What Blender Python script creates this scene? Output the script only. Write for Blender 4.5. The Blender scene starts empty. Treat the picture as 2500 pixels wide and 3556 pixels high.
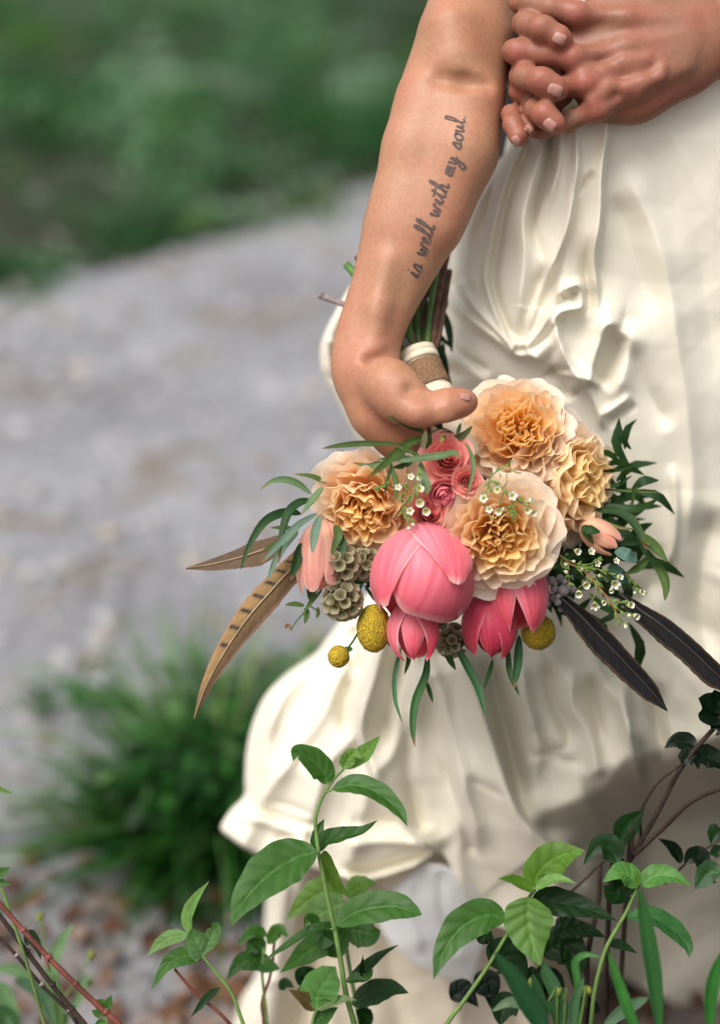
import bpy, math, random
import numpy as np
from mathutils import Vector, Matrix
from mathutils.bvhtree import BVHTree

# ---------------------------------------------------------------- camera
PITCH = math.radians(25.0)
CAM_H = 1.30
TANV = 0.35                       # tan of half the vertical field of view
K = TANV / 1778.0                 # tangent per photograph pixel (2500 x 3556)
FOCUS = 1.18
sc = bpy.context.scene
cam_data = bpy.data.cameras.new('camera')
cam = bpy.data.objects.new('camera', cam_data)
sc.collection.objects.link(cam)
cam.location = (0, 0, CAM_H)
cam.rotation_euler = (math.pi / 2 - PITCH, 0, 0)
cam_data.sensor_fit = 'VERTICAL'
cam_data.sensor_height = 36.0
cam_data.sensor_width = 36.0 * 2500 / 3556
cam_data.lens = 18.0 / TANV
cam_data.clip_start = 0.05
cam_data.clip_end = 2000
cam_data.dof.use_dof = True
cam_data.dof.focus_distance = FOCUS
cam_data.dof.aperture_fstop = 1.6
sc.camera = cam

# ---------------------------------------------------------------- sky and sun (overcast)
SUN_EL, SUN_AZ = math.radians(60), math.radians(-140)   # from the upper left, a little in front of the people
world = bpy.data.worlds.new('World')
sc.world = world
world.use_nodes = True
wn = world.node_tree
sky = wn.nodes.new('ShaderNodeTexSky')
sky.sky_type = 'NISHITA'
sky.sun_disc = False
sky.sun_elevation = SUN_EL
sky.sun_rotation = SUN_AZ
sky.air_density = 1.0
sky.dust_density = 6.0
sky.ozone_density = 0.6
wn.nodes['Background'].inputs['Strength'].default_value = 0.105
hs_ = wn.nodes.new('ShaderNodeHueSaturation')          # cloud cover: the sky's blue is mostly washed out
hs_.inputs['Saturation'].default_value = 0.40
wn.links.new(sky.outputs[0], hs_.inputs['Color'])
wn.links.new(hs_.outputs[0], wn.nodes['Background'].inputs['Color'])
sun_data = bpy.data.lights.new('sun', 'SUN')
sun_data.energy = 1.3
sun_data.angle = math.radians(32)
sun_data.color = (1.0, 0.95, 0.88)
sun = bpy.data.objects.new('sun', sun_data)
sc.collection.objects.link(sun)
sdir = Vector((math.sin(SUN_AZ) * math.cos(SUN_EL), math.cos(SUN_AZ) * math.cos(SUN_EL), math.sin(SUN_EL)))
sun.rotation_euler = sdir.to_track_quat('Z', 'Y').to_euler()
sc.view_settings.view_transform = 'Standard'
sc.view_settings.look = 'None'
sc.view_settings.gamma = 1.0
sc.view_settings.use_curve_mapping = False
sc.view_settings.exposure = 0.84
sc.cycles.use_denoising = True
sc.cycles.max_bounces = 8
sc.cycles.caustics_reflective = False
sc.cycles.caustics_refractive = False

# ---------------------------------------------------------------- coordinates
FWD = np.array([0, math.cos(PITCH), -math.sin(PITCH)])
UPV = np.array([0, math.sin(PITCH), math.cos(PITCH)])
RGT = np.array([1.0, 0, 0])
EYE = np.array([0, 0, CAM_H])

def P(px, py, d):
    """world point seen at photograph pixel (px, py), d metres along the viewing axis"""
    px = np.asarray(px, float); py = np.asarray(py, float); d = np.asarray(d, float)
    a = (px - 1250) * K; b = (1778 - py) * K
    return EYE + d[..., None] * (FWD + a[..., None] * RGT + b[..., None] * UPV)

def PV(px, py, d): return Vector(P(px, py, d))

def ground_pt(px, py, z=0.0):
    a = (px - 1250) * K; b = (1778 - py) * K
    r = FWD + a * RGT + b * UPV
    t = (z - CAM_H) / r[2]
    return EYE + t * r

def CD(r, u, t):
    """direction: r to the right, u up, t towards the camera"""
    v = r * RGT + u * UPV - t * FWD
    return v / np.linalg.norm(v)

def S(px, d=1.18):                # photograph pixels to metres at depth d
    return px * K * d

# ---------------------------------------------------------------- object helpers
COL = sc.collection
def empty(name, loc=(0, 0, 0), label=None, cat=None, group=None):
    o = bpy.data.objects.new(name, None)
    o.empty_display_size = 0.05
    o.location = loc
    COL.objects.link(o)
    if label: o['label'] = label
    if cat: o['category'] = cat
    if group: o['group'] = group
    return o

def link(name, me, parent=None, mats=(), smooth=True):
    """mesh object whose vertices are in world coordinates; parented without moving"""
    o = bpy.data.objects.new(name, me)
    COL.objects.link(o)
    if mats is not None:
        for m in (mats if isinstance(mats, (list, tuple)) else [mats]):
            me.materials.append(m)
    if parent is not None:
        o.parent = parent
        loc = Vector()
        q = parent
        while q is not None:
            loc += Vector(q.location); q = q.parent
        o.location = -loc                       # parents are never rotated
    if smooth and len(me.polygons):
        me.polygons.foreach_set('use_smooth', [True] * len(me.polygons))
    return o

def mesh(name, v, f, col=None, cname='tone'):
    me = bpy.data.meshes.new(name)
    v = np.asarray(v, float)
    me.from_pydata([tuple(p) for p in v], [], [tuple(int(i) for i in q) for q in f])
    if col is not None:
        c = np.ones((len(v), 4)); c[:, :np.asarray(col).shape[1]] = col
        at = me.color_attributes.new(cname, 'FLOAT_COLOR', 'POINT')
        at.data.foreach_set('color', c.astype(np.float32).ravel())
    me.update()
    return me

def fast_mesh(name, v, quads, col=None, cname='tone'):
    me = bpy.data.meshes.new(name)
    v = np.asarray(v, np.float32); quads = np.asarray(quads, np.int32)
    n = quads.shape[1]
    me.vertices.add(len(v)); me.vertices.foreach_set('co', v.ravel())
    me.loops.add(quads.size); me.loops.foreach_set('vertex_index', quads.ravel())
    me.polygons.add(len(quads))
    me.polygons.foreach_set('loop_start', np.arange(0, quads.size, n, dtype=np.int32))
    me.polygons.foreach_set('loop_total', np.full(len(quads), n, np.int32))
    me.update(calc_edges=True)
    me.validate()
    if col is not None:
        c = np.ones((len(v), 4), np.float32); c[:, :np.asarray(col).shape[1]] = col
        at = me.color_attributes.new(cname, 'FLOAT_COLOR', 'POINT')
        at.data.foreach_set('color', c.ravel())
    return me

def grid_faces(nu, nv, base=0):
    """quads of an nu x nv vertex grid stored row-major (v rows of u)"""
    j, i = np.meshgrid(np.arange(nv - 1), np.arange(nu - 1), indexing='ij')
    a = (base + j * nu + i).ravel()
    return np.stack([a, a + 1, a + nu + 1, a + nu], 1)

def nrm(v):
    v = np.asarray(v, float)
    return v / (np.linalg.norm(v, axis=-1, keepdims=True) + 1e-12)

def smooth_path(pts, n):
    """Catmull-Rom through pts (any dimension), n samples"""
    p = np.asarray(pts, float)
    if len(p) == 2:
        t = np.linspace(0, 1, n)[:, None]
        return p[0] * (1 - t) + p[1] * t
    q = np.vstack([2 * p[0] - p[1], p, 2 * p[-1] - p[-2]])
    out = []
    for s in np.linspace(0, len(p) - 1 - 1e-9, n):
        i = int(s); t = s - i
        a, b, c, e = q[i], q[i + 1], q[i + 2], q[i + 3]
        out.append(0.5 * ((2 * b) + (-a + c) * t + (2 * a - 5 * b + 4 * c - e) * t * t + (-a + 3 * b - 3 * c + e) * t ** 3))
    return np.array(out)

def tube_vf(pts, rad, seg=8, base=0, caps=True):
    """vertices and quads/tris of a tube along pts with radii rad"""
    p = np.asarray(pts, float); n = len(p)
    rad = np.broadcast_to(np.asarray(rad, float), (n,))
    t = nrm(np.gradient(p, axis=0))
    ref = np.array([0.3, 0.2, 1.0]) if abs(t[0][2]) < 0.9 else np.array([1.0, 0.2, 0.1])
    u = nrm(np.cross(t[0], ref)); V = []
    for i in range(n):
        u = nrm(u - t[i] * np.dot(u, t[i])); w = np.cross(t[i], u)
        a = np.arange(seg) * 2 * math.pi / seg
        V.append(p[i] + rad[i] * (np.cos(a)[:, None] * u + np.sin(a)[:, None] * w))
    V = np.vstack(V); F = []
    for i in range(n - 1):
        for k in range(seg):
            a = base + i * seg + k; b = base + i * seg + (k + 1) % seg
            F.append((a, b, b + seg, a + seg))
    if caps:
        F.append(tuple(base + k for k in range(seg))[::-1])
        F.append(tuple(base + (n - 1) * seg + k for k in range(seg)))
    return V, F

def tube(name, pts, rad, mat, parent, seg=8, n=None):
    if n: 
        pr = np.hstack([np.asarray(pts, float), np.broadcast_to(np.asarray(rad, float), (len(pts),))[:, None]])
        pr = smooth_path(pr, n); pts, rad = pr[:, :3], np.maximum(pr[:, 3], 1e-5)
    V, F = tube_vf(pts, rad, seg)
    return link(name, mesh(name, V, F), parent, mat)

# ---------------------------------------------------------------- value noise on arrays
def _hash(ix, iy, iz, seed):
    h = (ix * 374761393 + iy * 668265263 + iz * 2147483647 + seed * 1274126177) & 0xffffffff
    h = ((h ^ (h >> 13)) * 1274126177) & 0xffffffff
    return ((h ^ (h >> 16)) & 0xffff) / 65535.0

def vnoise(x, y, z=0.0, seed=0):
    x = np.asarray(x, float); y = np.asarray(y, float) + x * 0; z = np.asarray(z, float) + x * 0
    ix = np.floor(x).astype(np.int64); iy = np.floor(y).astype(np.int64); iz = np.floor(z).astype(np.int64)
    fx, fy, fz = x - ix, y - iy, z - iz
    fx, fy, fz = [f * f * f * (f * (f * 6 - 15) + 10) for f in (fx, fy, fz)]
    r = 0
    for dx in (0, 1):
        for dy in (0, 1):
            for dz in (0, 1):
                w = (fx if dx else 1 - fx) * (fy if dy else 1 - fy) * (fz if dz else 1 - fz)
                r = r + w * _hash(ix + dx, iy + dy, iz + dz, seed)
    return r * 2 - 1

# ---------------------------------------------------------------- materials
def nodes_of(m):
    m.use_nodes = True
    nt = m.node_tree
    return nt, nt.nodes, nt.links, nt.nodes['Principled BSDF']

def ramp(nt, fac, stops):
    r = nt.nodes.new('ShaderNodeValToRGB')
    while len(r.color_ramp.elements) < len(stops): r.color_ramp.elements.new(0.5)
    for e, (p, c) in zip(r.color_ramp.elements, stops):
        e.position = p; e.color = (*c, 1)
    if fac is not None: nt.links.new(fac, r.inputs[0])
    return r.outputs[0]

def noise_tex(nt, scale, detail=4, rough=0.55, coord='Object', dist=0.0):
    tc = nt.nodes.new('ShaderNodeTexCoord')
    n = nt.nodes.new('ShaderNodeTexNoise')
    n.inputs['Scale'].default_value = scale
    n.inputs['Detail'].default_value = detail
    n.inputs['Roughness'].default_value = rough
    n.inputs['Distortion'].default_value = dist
    nt.links.new(tc.outputs[coord], n.inputs['Vector'])
    return n

def mixc(nt, a, b, fac, mode='MIX'):
    m = nt.nodes.new('ShaderNodeMix'); m.data_type = 'RGBA'; m.blend_type = mode
    for sock, v in ((m.inputs['Factor'], fac), (m.inputs['A'], a), (m.inputs['B'], b)):
        if isinstance(v, (int, float)): sock.default_value = v
        elif isinstance(v, tuple): sock.default_value = (*v, 1)
        else: nt.links.new(v, sock)
    return m.outputs['Result']

def bump(nt, height, strength, dist, bsdf, prev=None):
    b = nt.nodes.new('ShaderNodeBump')
    b.inputs['Strength'].default_value = strength
    b.inputs['Distance'].default_value = dist
    nt.links.new(height, b.inputs['Height'])
    if prev is not None: nt.links.new(prev, b.inputs['Normal'])
    nt.links.new(b.outputs[0], bsdf.inputs['Normal'])
    return b.outputs[0]

def attr(nt, name='tone'):
    a = nt.nodes.new('ShaderNodeAttribute'); a.attribute_name = name
    return a

def add_translucent(nt, bsdf, colour, fac):
    """thin sheet: part of the light passes through"""
    out = nt.nodes['Material Output']
    tr = nt.nodes.new('ShaderNodeBsdfTranslucent')
    if isinstance(colour, tuple): tr.inputs['Color'].default_value = (*colour, 1)
    else: nt.links.new(colour, tr.inputs['Color'])
    mx = nt.nodes.new('ShaderNodeMixShader'); mx.inputs[0].default_value = fac
    nt.links.new(bsdf.outputs[0], mx.inputs[1]); nt.links.new(tr.outputs[0], mx.inputs[2])
    nt.links.new(mx.outputs[0], out.inputs['Surface'])

def simple(name, colour, rough=0.6, var=0.25, scale=40, spec=0.3, bumps=0.0, bscale=150):
    m = bpy.data.materials.new(name)
    nt, N, L, b = nodes_of(m)
    n = noise_tex(nt, scale)
    c0 = tuple(max(0, x * (1 - var)) for x in colour); c1 = tuple(min(1, x * (1 + var)) for x in colour)
    L.new(ramp(nt, n.outputs['Fac'], [(0.3, c0), (0.7, c1)]), b.inputs['Base Color'])
    b.inputs['Roughness'].default_value = rough
    b.inputs['Specular IOR Level'].default_value = spec
    if bumps:
        n2 = noise_tex(nt, bscale)
        bump(nt, n2.outputs['Fac'], bumps, 0.002, b)
    return m

def tone_sheet(name, rough, transl, spec=0.25, bscale=0, bstr=0.0, var=0.0, sheen=0.0):
    """sheet coloured by its own 'tone' pigment attribute, lets some light through"""
    m = bpy.data.materials.new(name)
    nt, N, L, b = nodes_of(m)
    c = attr(nt).outputs['Color']
    if var:
        n = noise_tex(nt, 260, 5)
        c = mixc(nt, c, ramp(nt, n.outputs['Fac'], [(0.3, (1 - var,) * 3), (0.7, (1, 1, 1))]), 1.0, 'MULTIPLY')
    L.new(c, b.inputs['Base Color'])
    b.inputs['Roughness'].default_value = rough
    b.inputs['Specular IOR Level'].default_value = spec
    if sheen: b.inputs['Sheen Weight'].default_value = sheen
    if bstr:
        n2 = noise_tex(nt, bscale, 5)
        bump(nt, n2.outputs['Fac'], bstr, 0.001, b)
    add_translucent(nt, b, c, transl)
    return m
# ================================================================ ground, gravel, weeds behind
rng = np.random.default_rng(7)
random.seed(7)

def ground_height(x, y):
    h = 0.03 * vnoise(x * 0.9, y * 0.9, 0, 3) + 0.012 * vnoise(x * 3.1, y * 3.1, 0, 4) + 0.006 * vnoise(x * 9, y * 9, 0, 5)
    return h - 0.03

def make_ground():
    # fine near the camera, coarse out to the horizon
    xs = np.concatenate([-np.geomspace(400, 3, 18), np.linspace(-2.9, 2.9, 150), np.geomspace(3, 400, 18)])
    ys = np.concatenate([-np.geomspace(400, 1, 12), np.linspace(-0.9, 6.5, 200), np.geomspace(6.6, 600, 22)])
    X, Y = np.meshgrid(xs, ys)
    near = np.exp(-((X / 8) ** 2 + ((Y - 3) / 9) ** 2))
    Z = ground_height(X, Y) * near - 0.03 * (1 - near)
    V = np.stack([X.ravel(), Y.ravel(), Z.ravel()], 1)
    m = bpy.data.materials.new('gravel_ground')
    nt, N, L, b = nodes_of(m)
    n1 = noise_tex(nt, 1.3, 6, 0.6); n2 = noise_tex(nt, 28, 6, 0.65); n3 = noise_tex(nt, 3.2, 5, 0.6, dist=0.6)
    base = ramp(nt, n1.outputs['Fac'], [(0.34, (0.19, 0.19, 0.205)), (0.52, (0.265, 0.27, 0.285)), (0.68, (0.34, 0.345, 0.36))])
    fine = ramp(nt, n2.outputs['Fac'], [(0.32, (0.55, 0.54, 0.54)), (0.6, (1, 1, 1))])
    c = mixc(nt, base, fine, 0.8, 'MULTIPLY')
    dirt = ramp(nt, n3.outputs['Fac'], [(0.55, (0, 0, 0)), (0.66, (1, 1, 1))])
    c = mixc(nt, c, (0.17, 0.145, 0.125), dirt)
    # leaf litter lies round the feet of the plants near the people
    g = nt.nodes.new('ShaderNodeNewGeometry'); sp = nt.nodes.new('ShaderNodeSeparateXYZ')
    L.new(g.outputs['Position'], sp.inputs[0])
    mr = nt.nodes.new('ShaderNodeMapRange'); mr.inputs['From Min'].default_value = 1.55; mr.inputs['From Max'].default_value = 1.25
    L.new(sp.outputs['Y'], mr.inputs['Value'])
    n4 = noise_tex(nt, 9, 5, 0.6)
    lit = ramp(nt, n4.outputs['Fac'], [(0.40, (0, 0, 0)), (0.56, (1, 1, 1))])
    ma = nt.nodes.new('ShaderNodeMath'); ma.operation = 'MULTIPLY'
    L.new(lit, ma.inputs[0]); L.new(mr.outputs[0], ma.inputs[1])
    n5 = noise_tex(nt, 22, 4)
    litc = ramp(nt, n5.outputs['Fac'], [(0.3, (0.10, 0.055, 0.035)), (0.5, (0.20, 0.115, 0.075)), (0.7, (0.26, 0.19, 0.16))])
    c = mixc(nt, c, litc, ma.outputs[0])
    L.new(c, b.inputs['Base Color'])
    b.inputs['Roughness'].default_value = 0.7
    b.inputs['Specular IOR Level'].default_value = 0.15
    bump(nt, n2.outputs['Fac'], 0.8, 0.012, b)
    o = link('ground', fast_mesh('ground', V, grid_faces(len(xs), len(ys))), None, m)
    o['kind'] = 'structure'
    o['label'] = 'pale grey gravel path'
make_ground()

# loose stones: one uncountable mass
def ico():
    t = (1 + 5 ** 0.5) / 2
    v = nrm(np.array([(-1, t, 0), (1, t, 0), (-1, -t, 0), (1, -t, 0), (0, -1, t), (0, 1, t), (0, -1, -t), (0, 1, -t), (t, 0, -1), (t, 0, 1), (-t, 0, -1), (-t, 0, 1)], float))
    f = np.array([(0, 11, 5), (0, 5, 1), (0, 1, 7), (0, 7, 10), (0, 10, 11), (1, 5, 9), (5, 11, 4), (11, 10, 2), (10, 7, 6), (7, 1, 8), (3, 9, 4), (3, 4, 2), (3, 2, 6), (3, 6, 8), (3, 8, 9), (4, 9, 5), (2, 4, 11), (6, 2, 10), (8, 6, 7), (9, 8, 1)])
    return v, f
def ico2():
    v, f = ico(); v = [tuple(p) for p in v]; mid = {}
    def m(a, b):
        k = (min(a, b), max(a, b))
        if k not in mid:
            v.append(tuple(nrm((np.array(v[a]) + np.array(v[b])) / 2))); mid[k] = len(v) - 1
        return mid[k]
    g = []
    for a, b, c in f:
        x, y, z = m(a, b), m(b, c), m(c, a)
        g += [(a, x, z), (b, y, x), (c, z, y), (x, y, z)]
    return np.array(v), np.array(g)
ICO, ICO2 = ico(), ico2()

def make_stones():
    V, F, C = [], [], []; base = 0
    n = 5200
    for i in range(n):
        y = 1.15 + 5.2 * rng.random() ** 1.35
        x = (-0.62 * y - 0.2) + rng.random() * (0.95 * y + 0.5)
        s = 0.006 + 0.022 * rng.random() ** 3
        if y < 2.2: s = min(s, 0.012)
        v, f = (ICO2 if s > 0.02 else ICO)
        v = v * (1 + 0.28 * rng.standard_normal((len(v), 1)) * 0.6) * np.array([1, 0.6 + 0.5 * rng.random(), 0.45 + 0.2 * rng.random()]) * s
        a = rng.random() * 6.28
        R = np.array([[math.cos(a), -math.sin(a), 0], [math.sin(a), math.cos(a), 0], [0, 0, 1]])
        v = v @ R.T + np.array([x, y, float(ground_height(np.array(x), np.array(y))) + s * 0.15])
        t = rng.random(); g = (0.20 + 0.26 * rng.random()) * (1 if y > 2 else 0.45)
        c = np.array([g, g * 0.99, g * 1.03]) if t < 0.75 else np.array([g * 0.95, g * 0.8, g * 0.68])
        V.append(v); F.append(f + base); C.append(np.tile(c, (len(v), 1))); base += len(v)
    m = bpy.data.materials.new('stones')
    nt, N, L, b = nodes_of(m)
    n_ = noise_tex(nt, 120, 4)
    L.new(mixc(nt, attr(nt).outputs['Color'], ramp(nt, n_.outputs['Fac'], [(0.3, (0.6,) * 3), (0.65, (1, 1, 1))]), 0.7, 'MULTIPLY'), b.inputs['Base Color'])
    b.inputs['Roughness'].default_value = 0.6
    o = link('gravel', fast_mesh('gravel', np.vstack(V), np.vstack(F), np.vstack(C)), None, m)
    o['kind'] = 'stuff'
    o['label'] = 'loose grey stones scattered over the path'; o['category'] = 'gravel'
make_stones()

# leaf material for living plants: tone attribute times fine variation, with light passing through
def leaf_material(name, rough=0.42, transl=0.3, spec=0.22, vein=True):
    m = bpy.data.materials.new(name)
    nt, N, L, b = nodes_of(m)
    n = noise_tex(nt, 90, 6, 0.6)
    c = mixc(nt, attr(nt).outputs['Color'], ramp(nt, n.outputs['Fac'], [(0.3, (0.72, 0.74, 0.7)), (0.65, (1, 1, 1))]), 0.85, 'MULTIPLY')
    L.new(c, b.inputs['Base Color'])
    b.inputs['Roughness'].default_value = rough
    b.inputs['Specular IOR Level'].default_value = spec
    if vein:
        n2 = noise_tex(nt, 420, 4); bump(nt, n2.outputs['Fac'], 0.25, 0.001, b)
    tc = mixc(nt, c, (1.7, 1.9, 0.9), 1.0, 'MULTIPLY')
    add_translucent(nt, b, tc, transl)
    return m
M_LEAF = leaf_material('leaf_green')
M_WEED = leaf_material('weed_green', 0.5, 0.3, 0.15, False)
M_GRASS = leaf_material('grass_green', 0.45, 0.3, 0.15, False)

def bank_edge(x):
    """distance at which the weeds start beyond the path"""
    return np.interp(x, [-3.0, -1.6, -0.9, -0.2, 0.3, 1.0, 3.0], [3.9, 4.25, 4.5, 5.4, 6.5, 6.9, 7.2])

def make_weeds():
    V, F, C = [], [], []; base = 0
    # clump centres first, so that the mass has light heads and dark gaps
    nc = 2100
    cy = 4.0 + 9.5 * rng.random(nc) ** 1.25
    cx = -0.75 * cy * 0.6 - 1.2 + rng.random(nc) * (1.15 * cy * 0.6 + 2.6)
    keep = cy > bank_edge(cx) + 0.12 * rng.standard_normal(nc)
    far_gap = (cx < -0.30 * cy + 0.0) & (cy > 7.6 + 0.3 * rng.standard_normal(nc))       # gravel shows again at the far left
    keep &= ~far_gap
    gap = vnoise(cx * 1.6, cy * 1.0, 0, 51) < -0.30
    keep &= ~(gap & (rng.random(nc) < 0.8))
    cx, cy = cx[keep], cy[keep]
    for x0, y0 in zip(cx, cy):
        den = 0.5 + 0.5 * vnoise(np.array(x0 * 2.0), np.array(y0 * 1.3), 0, 21)
        h = (0.09 + 0.20 * rng.random()) * (0.5 + 0.9 * den)
        edge = min(1, max(0.3, (y0 - bank_edge(x0)) / 0.5))
        h *= edge
        nl = int(18 + 22 * rng.random())
        g = (0.4 + 0.9 * rng.random()) * (0.6 + 0.8 * den)
        tone = np.array([0.024, 0.118, 0.026]) * g
        if den > 0.4 and rng.random() < 0.34: tone = np.array([0.16, 0.29, 0.17]) * g; h *= 1.25
        if rng.random() < 0.10: tone = np.array([0.07, 0.17, 0.02]) * g
        for k in range(nl):
            a = rng.random() * 6.28; r = 0.13 * math.sqrt(rng.random())
            z = h * rng.random() ** 0.6
            c = np.array([x0 + r * math.cos(a), y0 + r * math.sin(a), z - 0.02])
            ln = 0.022 + 0.035 * rng.random(); w = ln * (0.28 + 0.25 * rng.random())
            d = nrm(np.array([math.cos(a), math.sin(a), 0.5 * rng.standard_normal() + 0.15]))
            s = nrm(np.cross(d, np.array([0.3 * rng.standard_normal(), 0.3 * rng.standard_normal(), 1.0])))
            nn = np.cross(s, d)
            V += [c, c + d * ln * 0.5 + s * w, c + d * ln * 1.0 - nn * 0.15 * ln, c + d * ln * 0.5 - s * w]
            F.append((base, base + 1, base + 2, base + 3)); base += 4
            tt = tone * (0.8 + 0.4 * rng.random())
            C += [tt] * 4
        for k in range(4):                                           # stalks
            a = rng.random() * 6.28; r = 0.1 * rng.random()
            p = np.array([x0 + r * math.cos(a), y0 + r * math.sin(a), -0.04]); q = p + np.array([0.05 * rng.standard_normal(), 0.05 * rng.standard_normal(), h])
            e = np.array([0.003, 0, 0])
            V += [p - e, p + e, q + e * 0.4, q - e * 0.4]; F.append((base, base + 1, base + 2, base + 3)); base += 4; C += [tone * 0.8] * 4
    o = link('weeds', fast_mesh('weeds', np.array(V), np.array(F), np.array(C)), None, M_WEED, smooth=False)
    o['kind'] = 'stuff'; o['label'] = 'mass of low green weeds growing beyond the gravel path'; o['category'] = 'weeds'
    # dark soil under the weeds
    ys = np.linspace(0, 1, 60); xs = np.linspace(-5, 5, 80)
    Vs = []
    for t in ys:
        for x in xs:
            y = float(bank_edge(x)) + 0.06 + 0.10 * float(vnoise(np.array(x * 2.0), np.array(0.3), 0, 9)) + 14 * t ** 1.6
            gz = float(ground_height(np.array(x), np.array(y))) * math.exp(-((x / 8) ** 2 + ((y - 3) / 9) ** 2)) - 0.03 * (1 - math.exp(-((x / 8) ** 2 + ((y - 3) / 9) ** 2)))
            Vs.append((x, y, gz + 0.012))
    Vs = np.array(Vs); Fs = grid_faces(80, 60)
    cen = Vs[Fs].mean(1)
    Fs = Fs[~((cen[:, 0] < -0.30 * cen[:, 1] - 0.05) & (cen[:, 1] > 7.5))]
    so = link('soil', fast_mesh('soil', Vs, Fs), None, simple('dark_soil', (0.022, 0.028, 0.013), 0.9, 0.5, 6))
    so['kind'] = 'structure'; so['label'] = 'dark mossy soil under the weeds'
make_weeds()

# ---------------------------------------------------------------- grass clumps behind the skirt
def blade(p0, direction, ln, w, bend, tone, V, F, C, n=5):
    d = nrm(np.asarray(direction, float)); out = nrm(np.array([d[0], d[1], 0.001]))
    side = nrm(np.cross(d, np.array([0.2, 0.1, 1.0]) + rng.standard_normal(3) * 0.3))
    b0 = len(V)
    for i in range(n):
        t = i / (n - 1)
        c = p0 + d * ln * t + out * bend * ln * t * t * 0.8 - np.array([0, 0, 1]) * bend * ln * t ** 2.2 * 0.55
        ww = w * (1 - t) ** 0.6 * (0.55 + 0.9 * min(t * 2.5, 1)) + 0.0003
        V.append(c - side * ww); V.append(c + side * ww)
        C.append(tone * (0.85 + 0.25 * t)); C.append(tone * (0.85 + 0.25 * t))
    for i in range(n - 1):
        a = b0 + 2 * i; F.append((a, a + 1, a + 3, a + 2))

def grass_clump(px, py, nb, hgt, spread, label, tones, leafy=0, lean=(0, 0)):
    c = ground_pt(px, py); c[2] = float(ground_height(np.array(c[0]), np.array(c[1])))
    root = empty('grass_clump', c, label, 'grass')
    V, F, C = [], [], []
    for i in range(nb):
        a = rng.random() * 6.283; r = spread * rng.random() ** 0.7
        p0 = c + np.array([r * math.cos(a), r * math.sin(a) * 0.8, -0.01])
        out = 0.15 + 0.55 * rng.random()
        d = np.array([math.cos(a) * out + lean[0], math.sin(a) * out + lean[1], 1.0])
        tone = np.array(tones[rng.integers(len(tones))]) * (0.7 + 0.6 * rng.random())
        blade(p0, d, hgt * (0.45 + 0.65 * rng.random()), 0.0022 + 0.0035 * rng.random(), 0.2 + 0.9 * rng.random(), tone, V, F, C)
    link('blades', fast_mesh('blades', np.array(V), np.array(F), np.array(C)), root, M_GRASS)['kind'] = 'stuff'
    if leafy:
        V, F, C = [], [], []; base = 0
        for k in range(leafy):
            a = rng.random() * 6.28; r = spread * 1.35 * rng.random() ** 0.5
            z = hgt * 0.68 * rng.random() ** 0.8
            q = c + np.array([r * math.cos(a) + lean[0] * z, r * math.sin(a) * 0.8, z])
            ln = 0.016 + 0.03 * rng.random(); w = ln * (0.22 + 0.2 * rng.random())
            d = nrm(np.array([math.cos(a), math.sin(a), 0.4 * rng.standard_normal()])); s = nrm(np.cross(d, np.array([0.2, 0.3, 1.0]) + 0.4 * rng.standard_normal(3)))
            V += [q, q + d * ln * 0.5 + s * w, q + d * ln, q + d * ln * 0.5 - s * w]; F.append((base, base + 1, base + 2, base + 3)); base += 4
            C += [np.array(tones[rng.integers(len(tones))]) * (0.6 + 0.6 * rng.random())] * 4
        link('leaves', fast_mesh('leaves', np.array(V), np.array(F), np.array(C)), root, M_GRASS, smooth=False)['kind'] = 'stuff'
    return root

DG, MG, LG, YG = (0.012, 0.060, 0.010), (0.030, 0.115, 0.020), (0.10, 0.20, 0.07), (0.18, 0.25, 0.08)
grass_clump(800, 2890, 260, 0.26, 0.085, 'dense dark green grass clump right behind the hem of the skirt', [DG, DG, MG, MG], 900)
grass_clump(620, 2900, 120, 0.25, 0.07, 'loose clump of long mid green grass next to the dense dark clump', [DG, MG, MG, LG], 220, (-0.1, 0))
grass_clump(930, 2540, 130, 0.22, 0.12, 'hazy light green grass clump on the gravel behind the skirt', [MG, LG, LG], 160)
grass_clump(640, 2480, 60, 0.22, 0.11, 'sparse pale grass clump on gravel under the barred feather', [MG, LG, LG], 40)
grass_clump(720, 2740, 46, 0.36, 0.12, 'tall thin pale grass standing up behind the dark clumps', [LG, MG, YG, LG], 0)
grass_clump(330, 2840, 18, 0.15, 0.03, 'small yellowish grass tuft alone on the gravel', [YG, LG, YG], 4, (-0.3, 0))
grass_clump(200, 2380, 12, 0.10, 0.035, 'tiny dark weed tuft alone out on the gravel', [DG, MG], 22)
grass_clump(730, 3060, 60, 0.09, 0.06, 'short dark grass tuft among brown leaf litter', [DG, DG, MG], 60)
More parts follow.
